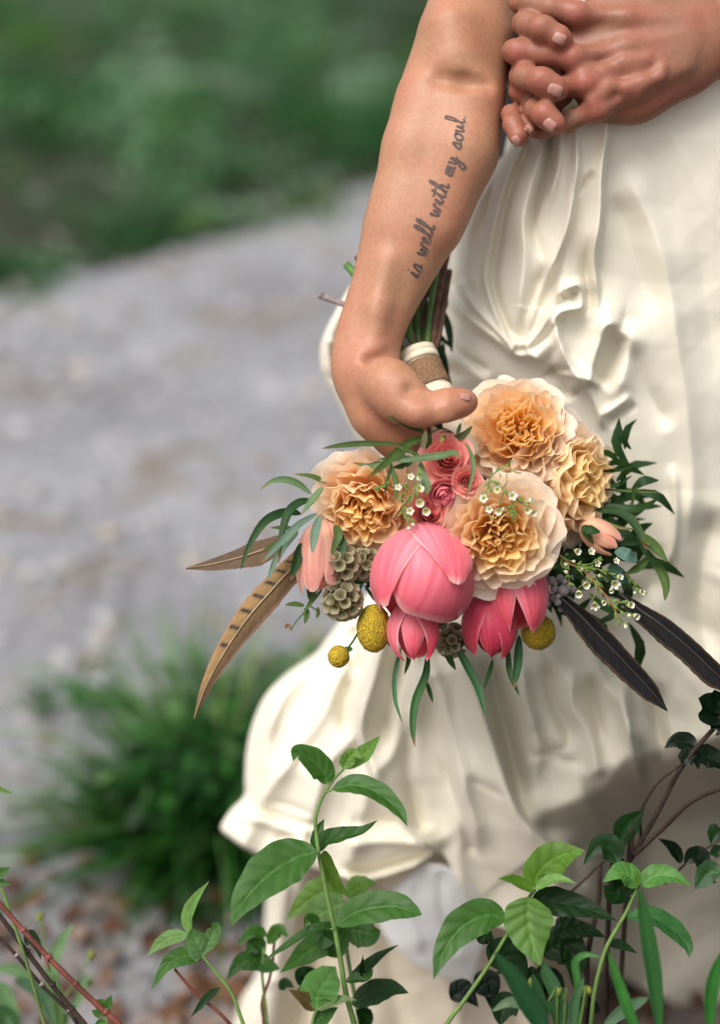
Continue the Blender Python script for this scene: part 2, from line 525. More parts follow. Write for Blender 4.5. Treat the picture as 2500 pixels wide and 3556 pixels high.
# ================================================================ the bride: dress
def cloth_material(name, colour, rough=0.58, sheen=0.12, transl=0.16, wr=0.5):
    m = bpy.data.materials.new(name)
    nt, N, L, b = nodes_of(m)
    n0 = noise_tex(nt, 7, 3)
    L.new(ramp(nt, n0.outputs['Fac'], [(0.3, tuple(c * 0.95 for c in colour)), (0.7, colour)]), b.inputs['Base Color'])
    b.inputs['Roughness'].default_value = rough
    b.inputs['Specular IOR Level'].default_value = 0.22
    b.inputs['Sheen Weight'].default_value = sheen
    b.inputs['Sheen Roughness'].default_value = 0.4
    n1 = noise_tex(nt, 26, 5, 0.6, dist=0.8)
    p = bump(nt, n1.outputs['Fac'], wr * 0.35, 0.004, b)
    # silk slubs: threads of uneven thickness lying across the cloth
    tc = nt.nodes.new('ShaderNodeTexCoord'); mp = nt.nodes.new('ShaderNodeMapping')
    mp.inputs['Scale'].default_value = (60, 60, 900)
    L.new(tc.outputs['Object'], mp.inputs['Vector'])
    n2 = nt.nodes.new('ShaderNodeTexNoise'); n2.inputs['Scale'].default_value = 1.0; n2.inputs['Detail'].default_value = 3
    L.new(mp.outputs[0], n2.inputs['Vector'])
    bump(nt, n2.outputs['Fac'], 0.06, 0.001, b, p)
    add_translucent(nt, b, tuple(min(1, c * 1.0) for c in colour), transl)
    return m
M_SILK = cloth_material('cream_silk', (0.90, 0.855, 0.725))
M_LINING = cloth_material('white_lining', (0.84, 0.86, 0.87), 0.6, 0.1, 0.2, 0.4)
M_UNDER = cloth_material('cream_underskirt', (0.78, 0.70, 0.56), 0.6, 0.15, 0.12, 0.6)

BR = empty('person', (0.26, 1.42, 0.0), 'person in a cream silk gown, bare tattooed arm hanging down to hold the bouquet', 'person')

def coons(T, B, Lf, R, nt_, nw, tpow=1.0):
    t = np.linspace(0, 1, nt_) ** tpow; w = np.linspace(0, 1, nw)
    def curve(c, s):
        c = np.asarray(c, float); q = smooth_path(c, 400)
        ln = np.r_[0, np.cumsum(np.linalg.norm(np.diff(q, axis=0), axis=1))]; ln /= ln[-1]
        return np.stack([np.interp(s, ln, q[:, k]) for k in range(2)], 1)
    Tt, Bt, Lw, Rw = curve(T, t), curve(B, t), curve(Lf, w), curve(R, w)
    tt, ww = t[None, :, None], w[:, None, None]
    c00, c10, c01, c11 = Tt[0], Tt[-1], Bt[0], Bt[-1]
    s = (1 - ww) * Tt[None] + ww * Bt[None] + (1 - tt) * Lw[:, None] + tt * Rw[:, None] \
        - ((1 - tt) * (1 - ww) * c00 + tt * (1 - ww) * c10 + (1 - tt) * ww * c01 + tt * ww * c11)
    return s[..., 0], s[..., 1], t, w

def seg_field(px, py, line):
    """signed distance to a polyline and position 0..1 along it"""
    pts = np.asarray(line, float)
    if len(pts) > 2: pts = smooth_path(pts, 5 * len(pts))
    seg = np.diff(pts, axis=0); ln = np.linalg.norm(seg, axis=1); cum = np.r_[0, np.cumsum(ln)]
    best = np.full(px.shape, 1e9); sgn = np.zeros(px.shape); pos = np.zeros(px.shape)
    for i in range(len(seg)):
        ax, ay = px - pts[i, 0], py - pts[i, 1]
        t = np.clip((ax * seg[i, 0] + ay * seg[i, 1]) / (ln[i] ** 2 + 1e-9), 0, 1)
        dx, dy = ax - t * seg[i, 0], ay - t * seg[i, 1]
        d = np.hypot(dx, dy); m = d < best
        best = np.where(m, d, best)
        sgn = np.where(m, np.sign(seg[i, 0] * dy - seg[i, 1] * dx), sgn)    # + is right of travel (image y down)
        pos = np.where(m, (cum[i] + t * ln[i]) / cum[-1], pos)
    return best, sgn, pos

def folds(px, py, specs):
    h = np.zeros(px.shape)
    # the lines wander a little, as real cloth does
    qx = px + 6 * vnoise(px / 150, py / 150, 0, 31)
    qy = py + 6 * vnoise(px / 150, py / 150, 5, 33)
    for kind, a, w, line, *o in specs:
        line = np.asarray(line, float)
        w2 = o[0] if o else w
        ends = o[1] if len(o) > 1 else (0.12, 0.12)
        R = max(w, w2) * 3.0 + 60
        m = (px > line[:, 0].min() - R) & (px < line[:, 0].max() + R) & (py > line[:, 1].min() - R) & (py < line[:, 1].max() + R)
        if not m.any(): continue
        d, s, p = seg_field(qx[m], qy[m], line)
        tap = np.clip(np.minimum(p / max(ends[0], 1e-3), (1 - p) / max(ends[1], 1e-3)), 0, 1); tap = tap * tap * (3 - 2 * tap)
        if kind == 'r':                                   # rounded ridge (negative a: valley)
            g = 0.55 * np.exp(-(np.sqrt(d * d + (0.30 * w) ** 2) - 0.30 * w) / (0.72 * w)) + 0.45 * np.exp(-(d / w) ** 2)
        elif kind == 'k':                                 # sharp crease
            g = np.exp(-d / w)
        else:                                             # 'l' lap: proud on the right of travel, steep on its left
            g = np.where(s > 0, np.exp(-np.maximum(np.sqrt(d * d + 36) - 6, 0) / w2), np.exp(-(d / (w * 1.7)) ** 2))
        wdw = np.clip(1 - d / R, 0, 1); h[m] += a * g * tap * wdw
    return h

def crumple(x, z, seed, scale, n=9):
    """facetted creases as in crisp silk"""
    r = np.random.default_rng(seed); h = 0
    wx = x + 0.03 * vnoise(x * 9, z * 9, 0, seed); wz = z + 0.03 * vnoise(x * 9, z * 9, 3, seed)
    for i in range(n):
        a = r.random() * math.pi; k = scale * (0.6 + 1.2 * r.random()); ph = r.random() * 9
        u = (wx * math.cos(a) + wz * math.sin(a)) * k + ph
        u = u + 0.5 * vnoise(wx * k * 0.3, wz * k * 0.3, i, seed + i)
        tri = np.abs((u % 1.0) - 0.5) * 2
        h = h + (tri - 0.5) * np.clip(0.5 + vnoise(wx * scale * 0.35, wz * scale * 0.35, i + 9, seed + i), 0, 1) / k
    return h

def Yd(Y, py):
    b = (1778 - py) * K
    return Y / (math.cos(PITCH) + b * math.sin(PITCH))

def Zt(pts, ox, oy, s): return [(ox + s * x, oy + s * y) for x, y in pts]
A1 = lambda pts: Zt(pts, 1500, 600, 0.6196)
A2 = lambda pts: Zt(pts, 750, 2000, 1.0843)

def skirt():
    Lf = [(1815, 420), (1770, 510), (1700, 590), (1625, 690), (1580, 780), (1562, 900), (1550, 1000), (1543, 1100), (1530, 1180), (1512, 1250), (1530, 1320), (1570, 1400), (1590, 1500),
          (1560, 1650), (1470, 1850), (1330, 2010), (1200, 2135), (1140, 2210), (1095, 2268), (1000, 2335), (925, 2410), (882, 2500), (857, 2600), (850, 2700), (848, 2762), (800, 2815), (768, 2868), (776, 2893)]
    T = [(1815, 420), (1950, 350), (2250, 300), (2550, 255), (2900, 240)]
    B = [(776, 2893), (900, 2968), (1100, 3018), (1270, 3056), (1400, 3022), (1525, 2962), (1590, 3060), (1680, 3190), (1850, 3260), (2100, 3370), (2500, 3560), (3150, 3800)]
    R = [(2900, 240), (3010, 700), (3080, 1300), (3110, 2000), (3130, 2900), (3150, 3800)]
    NT, NW = 420, 470
    px, py, t, w = coons(T, B, Lf, R, NT, NW, 1.15)
    Lx, Ly = px[:, :1], py[:, :1]
    Yf = np.interp(py, [300, 480, 1200, 1700, 2200, 2700, 3000, 3600], [1.245, 1.235, 1.215, 1.215, 1.195, 1.165, 1.16, 1.17])
    wid = np.interp(py, [400, 900, 1500, 2200, 2900], [420, 480, 500, 420, 420])
    s = np.clip((px - Lx) / wid, 0, 1)
    rnd = 1 - np.sqrt(np.maximum(0, 1 - (1 - s) ** 2))
    Yb = Yf + np.interp(py, [400, 1200, 2200, 2900], [0.10, 0.10, 0.10, 0.07]) * rnd
    s2 = np.clip((px - 2350) / 800, 0, 1)
    Yb = Yb + 0.13 * s2 ** 2
    rc = np.clip((px - 1930) / 330, 0, 1) * np.clip((py - 2640 + 0.25 * (px - 2100)) / 300, 0, 1); Yb = Yb + 0.22 * rc * rc * (3 - 2 * rc)
    specs = [
        # gathers falling from the waist under the clasped hands
        ('r', .006, 14, A1([(540, -420), (500, -150), (440, 0), (380, 170), (325, 400), (300, 560), (330, 700), (400, 880), (470, 1000)]), 14, (.05, .1)),
        ('r', -.007, 17, A1([(570, -420), (530, -150), (480, 0), (425, 170), (370, 400), (345, 560), (365, 700), (430, 880), (480, 1000)]), 17, (.05, .1)),
        ('r', .010, 46, A1([(520, -300), (410, -60), (270, 150), (200, 330), (200, 520), (290, 720)]), 46, (.2, .25)),
        ('r', -.006, 16, A1([(520, -300), (430, -100), (340, 80), (270, 270), (240, 420)]), 16, (.05, .5)),
        ('r', .005, 12, A1([(120, 470), (150, 600), (230, 740), (350, 880), (465, 995)]), 12, (.15, .1)),
        ('r', -.006, 14, A1([(90, 560), (150, 690), (240, 800), (360, 910), (455, 1000)]), 14, (.15, .1)),
        ('r', -.013, 20, A1([(690, -400), (660, -130), (640, 0), (590, 200), (575, 330), (600, 430), (650, 520)]), 20, (.05, .4)),
        ('r', .010, 34, A1([(630, -400), (600, -130), (560, 60), (520, 260), (505, 480), (500, 700), (490, 900)]), 34, (.1, .2)),
        ('r', .010, 26, A1([(740, -400), (705, -100), (680, 40), (640, 180), (610, 300)]), 26, (.1, .4)),
        ('l', .011, 9, A1([(810, -420), (805, -160), (800, 0), (765, 250), (700, 450), (620, 620), (560, 800), (500, 985)]), 60, (.05, .12)),
        ('r', -.010, 30, A1([(640, 480), (600, 620), (545, 790), (490, 960)]), 30, (.3, .1)),
        ('r', .005, 12, A1([(730, 560), (690, 700), (620, 860), (520, 985)]), 12, (.2, .1)),
        ('k', -.005, 9, A1([(700, 830), (640, 920), (540, 990)]), 9, (.2, .1)),
        ('l', .015, 8, A1([(985, -420), (970, -180), (955, 0), (932, 250), (912, 500), (915, 700), (905, 850)]), 70, (.03, .2)),
        ('r', -.016, 38, A1([(880, 330), (870, 520), (875, 700), (860, 820)]), 38, (.5, .3)),
        ('r', .007, 40, A1([(850, -400), (835, -140), (820, 60), (790, 240)]), 40, (.1, .4)),
        ('r', -.004, 14, A1([(780, 140), (860, 60), (920, -20)]), 14, (.3, .3)),
        # the pick-up: a curled lip with a pocket under it
        ('l', .014, 8, A1([(690, 700), (760, 640), (820, 625), (835, 700), (825, 750), (740, 765), (690, 800), (690, 850), (740, 1000), (800, 1120), (865, 1192)]), 55, (.1, .06)),
        ('r', -.008, 16, A1([(715, 690), (790, 660), (800, 640)]), 16, (.2, .2)),
        ('k', .006, 8, A1([(865, 1192), (905, 1180), (930, 1155)]), 8, (.1, .2)),
        ('l', .014, 10, A1([(870, 1180), (895, 1080), (930, 960), (960, 870), (1020, 848), (1070, 855)][::-1]), 60, (.2, .06)),
        ('r', -.013, 44, A1([(1035, 890), (1010, 1000), (950, 1110), (900, 1170)]), 44, (.2, .2)),
        ('r', .008, 50, A1([(1090, 800), (1110, 950), (1060, 1150), (980, 1300)]), 50, (.3, .3)),
        # knot and the swathe wrapped below it
        ('r', -.008, 16, A1([(455, 985), (490, 1000), (540, 985)]), 22, (.1, .3)),
        ('l', .014, 9, A1([(70, 640), (130, 745), (250, 850), (390, 950), (480, 1010), (560, 1020), (640, 1075)][::-1]), 75, (.1, .06)),
        ('r', -.007, 12, A1([(72, 935), (140, 1000), (230, 1060), (330, 1125)]), 12, (.15, .3)),
        ('r', .008, 36, A1([(40, 980), (120, 1060), (240, 1130), (340, 1200)]), 36, (.2, .2)),
        ('r', -.009, 28, A1([(60, 1110), (140, 1110), (160, 1170)]), 28, (.3, .3)),
        ('k', -.005, 14, A1([(640, 1075), (700, 1100), (790, 1095)]), 14, (.2, .2)),
        ('r', -.009, 24, A1([(655, 1090), (720, 1180), (770, 1290)]), 24, (.1, .3)),
        ('r', .006, 16, A1([(790, 1100), (860, 1200), (930, 1330), (980, 1450)]), 16, (.15, .2)),
        # long soft folds of the front panel
        ('r', .006, 46, A1([(1080, -60), (1150, 130), (1250, 350), (1330, 640), (1370, 900), (1420, 1300), (1450, 1700), (1430, 2100)]), 46, (.1, .1)),
        ('r', -.006, 60, A1([(1000, 100), (1100, 380), (1180, 640), (1240, 860)]), 60, (.2, .3)),
        ('r', -.005, 75, A1([(1420, 160), (1500, 560), (1560, 900), (1580, 1400)]), 75, (.4, .4)),
        ('r', -.006, 40, A1([(1100, 940), (1160, 1100), (1230, 1260), (1330, 1460)]), 40, (.2, .2)),
        ('r', .0055, 18, A1([(930, 1370), (1050, 1290), (1130, 1230)]), 18, (.2, .3)),
        ('r', -.004, 18, A1([(980, 1420), (1080, 1340), (1160, 1290)]), 18, (.2, .3)),
        ('r', .007, 18, [(2330, 1600), (2345, 1750), (2335, 1900), (2290, 2000)], 18, (.2, .2)),
        ('r', -.010, 60, [(2230, 1900), (2260, 2020), (2190, 2120)], 60, (.2, .2)),
        ('r', -.012, 70, [(2490, 1750), (2440, 1950), (2430, 2150), (2470, 2350)], 70, (.2, .2)),
        # the gathered lower skirt
        ('r', -.012, 24, A2([(450, 150), (440, 260), (468, 330)]), 24, (.2, .3)),
        ('l', .020, 10, A2([(560, 120), (530, 250), (470, 460), (500, 600), (560, 720), (640, 820), (710, 905)][::-1]), 70, (.05, .12)),
        ('r', -.016, 34, A2([(440, 280), (415, 420), (420, 540)]), 34, (.3, .3)),
        ('r', -.014, 24, A2([(600, 200), (575, 330), (540, 480), (520, 560)]), 24, (.2, .3)),
        ('r', .010, 40, A2([(640, 200), (640, 350), (620, 520)]), 40, (.2, .3)),
        ('r', -.012, 28, A2([(610, 480), (615, 620), (640, 740), (670, 830)]), 28, (.3, .1)),
        ('r', .014, 46, A2([(690, 250), (740, 450), (780, 620), (830, 800), (840, 900)]), 46, (.1, .15)),
        ('r', -.007, 16, A2([(700, 560), (760, 700), (800, 830), (826, 900)]), 16, (.3, .1)),
        ('l', .036, 10, A2([(770, 200), (850, 430), (900, 590), (950, 740), (1000, 810), (1060, 870), (1090, 930)]), 120, (.12, .10)),
        ('r', -.022, 46, A2([(860, 250), (910, 430), (950, 600), (1000, 730)]), 46, (.2, .2)),
        ('r', -.003, 14, A2([(790, 650), (850, 672), (935, 715)]), 14, (.3, .3)),
        # hanging bulge on the right with its sharp lower corner
        ('l', .017, 34, A2([(970, 752), (1050, 748), (1140, 722), (1240, 682), (1290, 610), (1325, 520), (1350, 430)][::-1]), 120, (.2, .2)),
        ('r', -.016, 80, A2([(1000, 800), (1120, 800), (1230, 760), (1310, 680)]), 70, (.2, .2)),
        ('r', .012, 32, A2([(980, 260), (1000, 420), (1030, 560), (1000, 690)]), 32, (.2, .3)),
        ('r', -.012, 30, A2([(1060, 260), (1080, 400), (1130, 500), (1110, 560)]), 30, (.2, .3)),
        ('r', .012, 34, A2([(1150, 280), (1140, 400), (1190, 500), (1230, 660)]), 34, (.2, .1)),
        ('r', -.010, 22, A2([(1200, 300), (1210, 420), (1240, 540)]), 22, (.2, .3)),
        ('k', -.008, 12, A2([(990, 580), (1080, 560), (1140, 540)]), 12, (.2, .3)),
        ('r', -.007, 20, A2([(1010, 460), (1090, 580), (1180, 600)]), 20, (.2, .3)),
        ('r', .010, 26, A2([(1290, 330), (1310, 450), (1340, 540)]), 26, (.2, .3)),
        ('l', .018, 9, A2([(1300, 320), (1330, 520), (1350, 620), (1360, 690)]), 60, (.2, .2)),
        ('r', -.012, 30, A2([(1400, 330), (1420, 480), (1440, 620)]), 30, (.2, .2)),
        ('r', -.014, 40, A2([(1180, 850), (1150, 920), (1160, 1010)]), 40, (.2, .2)),
        ('r', .012, 50, A2([(1060, 900), (1100, 1010), (1180, 1100)]), 50, (.2, .2)),
        # turned-up hem panel on the left
        ('r', -.010, 16, A2([(90, 735), (180, 760), (270, 790), (360, 800)]), 16, (.1, .3)),
        ('r', .007, 18, A2([(60, 770), (170, 790), (260, 830), (330, 880)]), 18, (.2, .3)),
        ('k', -.006, 12, A2([(150, 720), (230, 735), (330, 770)]), 12, (.2, .3)),
        ('r', -.008, 22, A2([(180, 850), (260, 830), (330, 860)]), 22, (.2, .3)),
        ('r', .010, 44, A2([(230, 260), (180, 420), (160, 560), (150, 680)]), 44, (.2, .2)),
        ('r', -.008, 40, A2([(330, 330), (290, 480), (280, 640)]), 40, (.2, .2)),
        ('r', -.008, 30, A2([(420, 800), (520, 790), (600, 800)]), 30, (.2, .2)),
        ('r', .009, 26, A2([(400, 870), (520, 850), (640, 860), (700, 880)]), 26, (.2, .15)),
        ('r', -.014, 18, A2([(390, 925), (480, 940), (590, 915), (700, 885)]), 14, (.15, .05)),
        ('r', .012, 14, A2([(380, 955), (480, 968), (600, 938), (712, 895)]), 14, (.15, .05)),
    ]
    h = 1.4 * folds(px, py, specs)
    Wp = P(px, py, Yd(Yb, py))
    X, Z = Wp[..., 0], Wp[..., 2]
    soft = 0.35 + 0.65 * np.clip(0.5 + vnoise(X * 7, Z * 7, 0, 77), 0, 1)
    cr = crumple(X, Z, 5, 7) * 0.026 + crumple(X, Z, 8, 20, 7) * 0.013 * soft + 0.003 * vnoise(X * 6, Z * 3, 0, 41)
    # secondary folds running with the fall of the cloth, from the waist and from the knot under the flowers
    def rays(cx, cy, fr, al, seed):
        th = np.arctan2(px - cx, py - cy); rr = np.hypot(px - cx, py - cy)
        n1 = vnoise(th * fr + 0.25 * vnoise(rr / 160, th * 3, 0, seed + 5), rr / al, 0, seed); n2 = vnoise(th * fr * 2.3, rr / al * 1.4, 3, seed + 1)
        return (1 - np.sqrt(n1 * n1 + 0.02) * 2) * 0.85 + n2 * 0.15
    up = np.clip((1500 - py) / 300, 0, 1) * np.clip((2650 - px) / 500, 0.25, 1)
    lo = np.clip((py - 1950) / 250, 0, 1)
    cr = cr + 0.0040 * rays(2000, -300, 13, 1100, 61) * up + 0.0100 * rays(1650, 1500, 9, 900, 66) * lo
    edge = np.clip((px - Lx) / 60, 0, 1)
    h = (h + cr * (0.6 + 0.6 * np.clip((py - 1500) / 800, 0, 1))) * (0.15 + 0.85 * edge)
    front = P(px, py, Yd(Yb, py) - h)
    # back of the skirt, behind the same outline
    nb = 26
    tb = np.linspace(1, 0, nb)[:-1]
    ib = np.clip((tb * (NT - 1)).astype(int), 0, NT - 1)
    bx, by = px[:, ib], py[:, ib]
    Ye = Yb[:, :1]
    q = np.clip(tb, 0, 1)[None]
    Yk = Ye + 0.02 + 0.27 * np.sqrt(np.clip(1 - (1 - q) ** 2, 0, 1))
    back = P(bx, by, Yd(Yk, by))
    allp = np.concatenate([back, front], axis=1)
    n = allp.shape[1]
    o = link('skirt', fast_mesh('skirt', allp.reshape(-1, 3), grid_faces(n, NW)), DRESS, M_SILK)
    so = o.modifiers.new('thickness', 'SOLIDIFY'); so.thickness = 0.0012; so.offset = 1
    return o

DRESS = link('dress', mesh('dress', [], []), BR, [], False)   # replaced below by the bodice mesh
DRESS.data.materials.clear()

def patch(name, T, B, L, R, nt_, nw, Yfun, mat, specs=(), seed=3, amp=0.02, thick=0.0012, parent=None):
    px, py, t, w = coons(T, B, L, R, nt_, nw)
    Y = Yfun(px, py, t[None, :], w[:, None])
    h = folds(px, py, specs) if specs else 0
    W = P(px, py, Yd(Y, py))
    h = h + crumple(W[..., 0], W[..., 2], seed, 22) * amp
    V = P(px, py, Yd(Y, py) - h).reshape(-1, 3)
    o = link(name, fast_mesh(name, V, grid_faces(nt_, nw)), parent or DRESS, mat)
    so = o.modifiers.new('thickness', 'SOLIDIFY'); so.thickness = thick; so.offset = 1
    return o

def bodice():
    """close-fitting top, one lofted shell round the trunk"""
    V = []; n = 64
    zs = np.linspace(1.02, 1.46, 34)
    for z in zs:
        rx = np.interp(z, [1.0, 1.12, 1.22, 1.34, 1.46], [0.165, 0.142, 0.142, 0.165, 0.158])
        ry = np.interp(z, [1.0, 1.12, 1.22, 1.34, 1.46], [0.125, 0.105, 0.108, 0.135, 0.112])
        for k in range(n):
            a = 2 * math.pi * k / n
            w_ = 1 + 0.012 * math.sin(a * 9 + z * 30) + 0.01 * math.sin(a * 4 - z * 40)
            V.append((0.300 + rx * math.cos(a) * w_, 1.385 + ry * math.sin(a) * w_, z))
    F = []
    for j in range(len(zs) - 1):
        for k in range(n):
            F.append((j * n + k, j * n + (k + 1) % n, (j + 1) * n + (k + 1) % n, (j + 1) * n + k))
    me = fast_mesh('dress', np.array(V), np.array(F))
    me.materials.append(M_SILK)
    me.polygons.foreach_set('use_smooth', [True] * len(me.polygons))
    DRESS.data = me
    so = DRESS.modifiers.new('thickness', 'SOLIDIFY'); so.thickness = 0.0015; so.offset = 1
bodice()
skirt()

# underskirt seen below the lifted hem
patch('underskirt', [(1120, 2780), (1700, 2860), (2300, 2950), (3050, 3000)], [(770, 3640), (1200, 3680), (2000, 3760), (3050, 3900)],
      [(1120, 2780), (965, 2950), (935, 3080), (925, 3250), (900, 3390), (835, 3490), (770, 3640)],
      [(3050, 3000), (3060, 3400), (3050, 3900)], 170, 110,
      lambda px, py, t, w: 1.275 + 0.10 * (1 - np.sqrt(np.maximum(0, 1 - (1 - np.clip(t / 0.25, 0, 1)) ** 2))) - 0.03 * w + 0.22 * np.clip((px - 1850) / 350, 0, 1),
      M_UNDER, [('r', .016, 40, [(1010, 2950), (990, 3150), (960, 3400), (930, 3600)], 40, (.1, .05)),
                ('r', -.016, 30, [(1080, 2950), (1060, 3200), (1040, 3600)], 30, (.1, .05)),
                ('r', .018, 60, [(1180, 3000), (1170, 3300), (1130, 3650)], 60, (.1, .05)),
                ('r', -.02, 60, [(1330, 3000), (1360, 3300), (1400, 3650)], 60, (.1, .05)),
                ('r', .02, 80, [(1520, 3100), (1560, 3400), (1600, 3650)], 80, (.1, .05)),
                ('r', .02, 80, [(1950, 3100), (2000, 3400), (2050, 3650)], 80, (.1, .05)),
                ('r', -.02, 60, [(1780, 3100), (1800, 3650)], 60, (.1, .05))], 12, 0.03)
# white lining: strip on the left and the curled flap in the middle
patch('lining', [(960, 2960), (1060, 2985), (1160, 3010)], [(800, 3600), (930, 3610), (1040, 3630)],
      [(960, 2960), (925, 3100), (915, 3250), (890, 3380), (838, 3470), (800, 3600)], [(1160, 3010), (1075, 3200), (1050, 3400), (1040, 3630)], 40, 70,
      lambda px, py, t, w: 1.235 + 0.05 * (2 * t - 0.9) ** 2, M_SILK,
      [('r', .008, 18, [(985, 2980), (955, 3150), (930, 3400)], 18, (.1, .1)), ('r', -.008, 16, [(1030, 3000), (1000, 3200), (980, 3420)], 16, (.1, .1)),
       ('r', .007, 16, [(900, 3440), (960, 3400), (1040, 3420)], 16, (.1, .1))], 14, 0.02)
patch('lining_flap', [(1475, 3000), (1545, 3010), (1620, 3060), (1690, 3150)], [(1311, 3197), (1345, 3262), (1420, 3330), (1520, 3385), (1640, 3420)],
      [(1475, 3000), (1420, 3040), (1358, 3104), (1311, 3197)], [(1690, 3150), (1690, 3240), (1640, 3420)], 50, 50,
      lambda px, py, t, w: 1.15 + 0.03 * (1 - np.sin(np.clip(t, 0, 1) * 2.0 + 0.5)) + 0.03 * w, M_LINING,
      [('r', .007, 26, [(1430, 3040), (1420, 3140), (1470, 3320)], 26, (.1, .2)), ('r', -.006, 20, [(1530, 3020), (1540, 3150), (1590, 3330)], 20, (.1, .2))], 21, 0.02)
# the train looped up behind the arm
patch('train_loop', [(1232, 968), (1300, 930), (1400, 900)], [(1345, 1700), (1420, 1700), (1520, 1700)],
      [(1232, 968), (1180, 1050), (1117, 1178), (1111, 1260), (1124, 1312), (1180, 1422), (1240, 1530), (1300, 1620), (1345, 1700)],
      [(1400, 900), (1320, 1100), (1290, 1280), (1360, 1480), (1520, 1700)], 40, 90,
      lambda px, py, t, w: 1.275 + 0.05 * (1 - np.sqrt(np.maximum(0, 1 - (1 - np.clip(t / 0.6, 0, 1)) ** 2))) + 0.03 * t, M_SILK,
      [('r', .006, 12, [(1215, 1000), (1160, 1120), (1135, 1230), (1150, 1310), (1220, 1440), (1290, 1570)], 12, (.1, .1)),
       ('r', -.006, 10, [(1245, 1000), (1190, 1120), (1162, 1230), (1180, 1310), (1245, 1440), (1310, 1570)], 10, (.1, .1)),
       ('k', -.005, 10, [(1110, 1300), (1200, 1330)], 10, (.1, .2)), ('k', .005, 10, [(1115, 1180), (1200, 1200)], 10, (.1, .2))], 17, 0.02)
# ================================================================ bodies: one continuous surface each, grown from joints and radii
class Field:
    def __init__(s, xs, ys, zs):
        s.a = [np.asarray(xs, np.float32), np.asarray(ys, np.float32), np.asarray(zs, np.float32)]
        s.F = np.full([len(c) for c in s.a], 0.06, np.float32)
    def _box(s, lo, hi):
        sl = []
        for c, l, h in zip(s.a, lo, hi):
            i = max(0, np.searchsorted(c, l) - 1); j = min(len(c), np.searchsorted(c, h) + 1)
            sl.append(slice(i, max(j, i + 1)))
        return tuple(sl)
    def cone(s, A, B, ra, rb, k=0.008, flat=None, cut=False):
        A = np.asarray(A, np.float32); B = np.asarray(B, np.float32)
        R = max(ra, rb) * 1.3 + 3 * k + 0.008
        sl = s._box(np.minimum(A, B) - R, np.maximum(A, B) + R)
        x = s.a[0][sl[0]][:, None, None] - A[0]; y = s.a[1][sl[1]][None, :, None] - A[1]; z = s.a[2][sl[2]][None, None, :] - A[2]
        ba = B - A; L2 = float(ba @ ba) + 1e-9
        t = np.clip((x * ba[0] + y * ba[1] + z * ba[2]) / L2, 0, 1)
        qx, qy, qz = x - t * ba[0], y - t * ba[1], z - t * ba[2]
        if flat is not None:
            n, f = np.asarray(flat[0], np.float32), flat[1]
            dn = (qx * n[0] + qy * n[1] + qz * n[2]) * (1 / f - 1)
            qx, qy, qz = qx + dn * n[0], qy + dn * n[1], qz + dn * n[2]
        D = np.sqrt(qx * qx + qy * qy + qz * qz) - (ra + (rb - ra) * t)
        if flat is not None: D = D * (0.5 + 0.5 * min(flat[1], 1))
        G = s.F[sl]
        if cut:
            h = np.clip(0.5 - 0.5 * (G + D) / k, 0, 1)
            s.F[sl] = G * (1 - h) + (-D) * h + k * h * (1 - h)
        else:
            h = np.clip(0.5 + 0.5 * (G - D) / k, 0, 1)
            s.F[sl] = G * (1 - h) + D * h - k * h * (1 - h)
    def chain(s, pts, rad, k=0.008, flat=None):
        for i in range(len(pts) - 1): s.cone(pts[i], pts[i + 1], rad[i], rad[i + 1], k, flat)
    def surface(s, smooth=2):
        F = s.F; I = F < 0
        nx, ny, nz = F.shape
        c = np.zeros((nx - 1, ny - 1, nz - 1), np.int8)
        for dx in (0, 1):
            for dy in (0, 1):
                for dz in (0, 1):
                    c += I[dx:nx - 1 + dx, dy:ny - 1 + dy, dz:nz - 1 + dz]
        act = np.argwhere((c > 0) & (c < 8))
        vid = np.full(c.shape, -1, np.int64); vid[tuple(act.T)] = np.arange(len(act))
        acc = np.zeros((len(act), 3)); cnt = np.zeros(len(act))
        corners = [(dx, dy, dz) for dx in (0, 1) for dy in (0, 1) for dz in (0, 1)]
        for a in corners:
            for ax in range(3):
                if a[ax] == 1: continue
                b = list(a); b[ax] = 1
                ia, ib = act + np.array(a), act + np.array(b)
                fa, fb = F[tuple(ia.T)], F[tuple(ib.T)]
                m = (fa < 0) != (fb < 0)
                t = np.where(m, fa / np.where(np.abs(fa - fb) < 1e-9, 1, fa - fb), 0)
                for d in range(3):
                    pa, pb = s.a[d][ia[:, d]], s.a[d][ib[:, d]]
                    acc[:, d] += np.where(m, pa + (pb - pa) * t, 0)
                cnt += m
        V = acc / cnt[:, None]
        Q = []
        for ax in range(3):
            u, v = [(1, 2), (2, 0), (0, 1)][ax]
            sl0 = [slice(None)] * 3; sl1 = [slice(None)] * 3
            sl0[ax] = slice(0, -1); sl1[ax] = slice(1, None)
            e = I[tuple(sl0)] != I[tuple(sl1)]
            idx = np.argwhere(e)
            ok = (idx[:, u] > 0) & (idx[:, v] > 0) & (idx[:, u] < F.shape[u] - 1) & (idx[:, v] < F.shape[v] - 1)
            idx = idx[ok]
            def cell(du, dv):
                q = idx.copy(); q[:, u] -= du; q[:, v] -= dv
                return vid[tuple(q.T)]
            q = np.stack([cell(1, 1), cell(0, 1), cell(0, 0), cell(1, 0)], 1)
            ins = I[tuple(idx.T)]
            q[~ins] = q[~ins][:, ::-1]
            Q.append(q)
        Q = np.vstack(Q)
        Q = Q[(Q >= 0).all(1)]
        for _ in range(smooth):
            sm = np.zeros_like(V); n = np.zeros(len(V))
            for k in range(4):
                a, b = Q[:, k], Q[:, (k + 1) % 4]
                np.add.at(sm, a, V[b]); np.add.at(n, a, 1); np.add.at(sm, b, V[a]); np.add.at(n, b, 1)
            V = V * 0.5 + 0.5 * sm / np.maximum(n, 1)[:, None]
        return V, Q

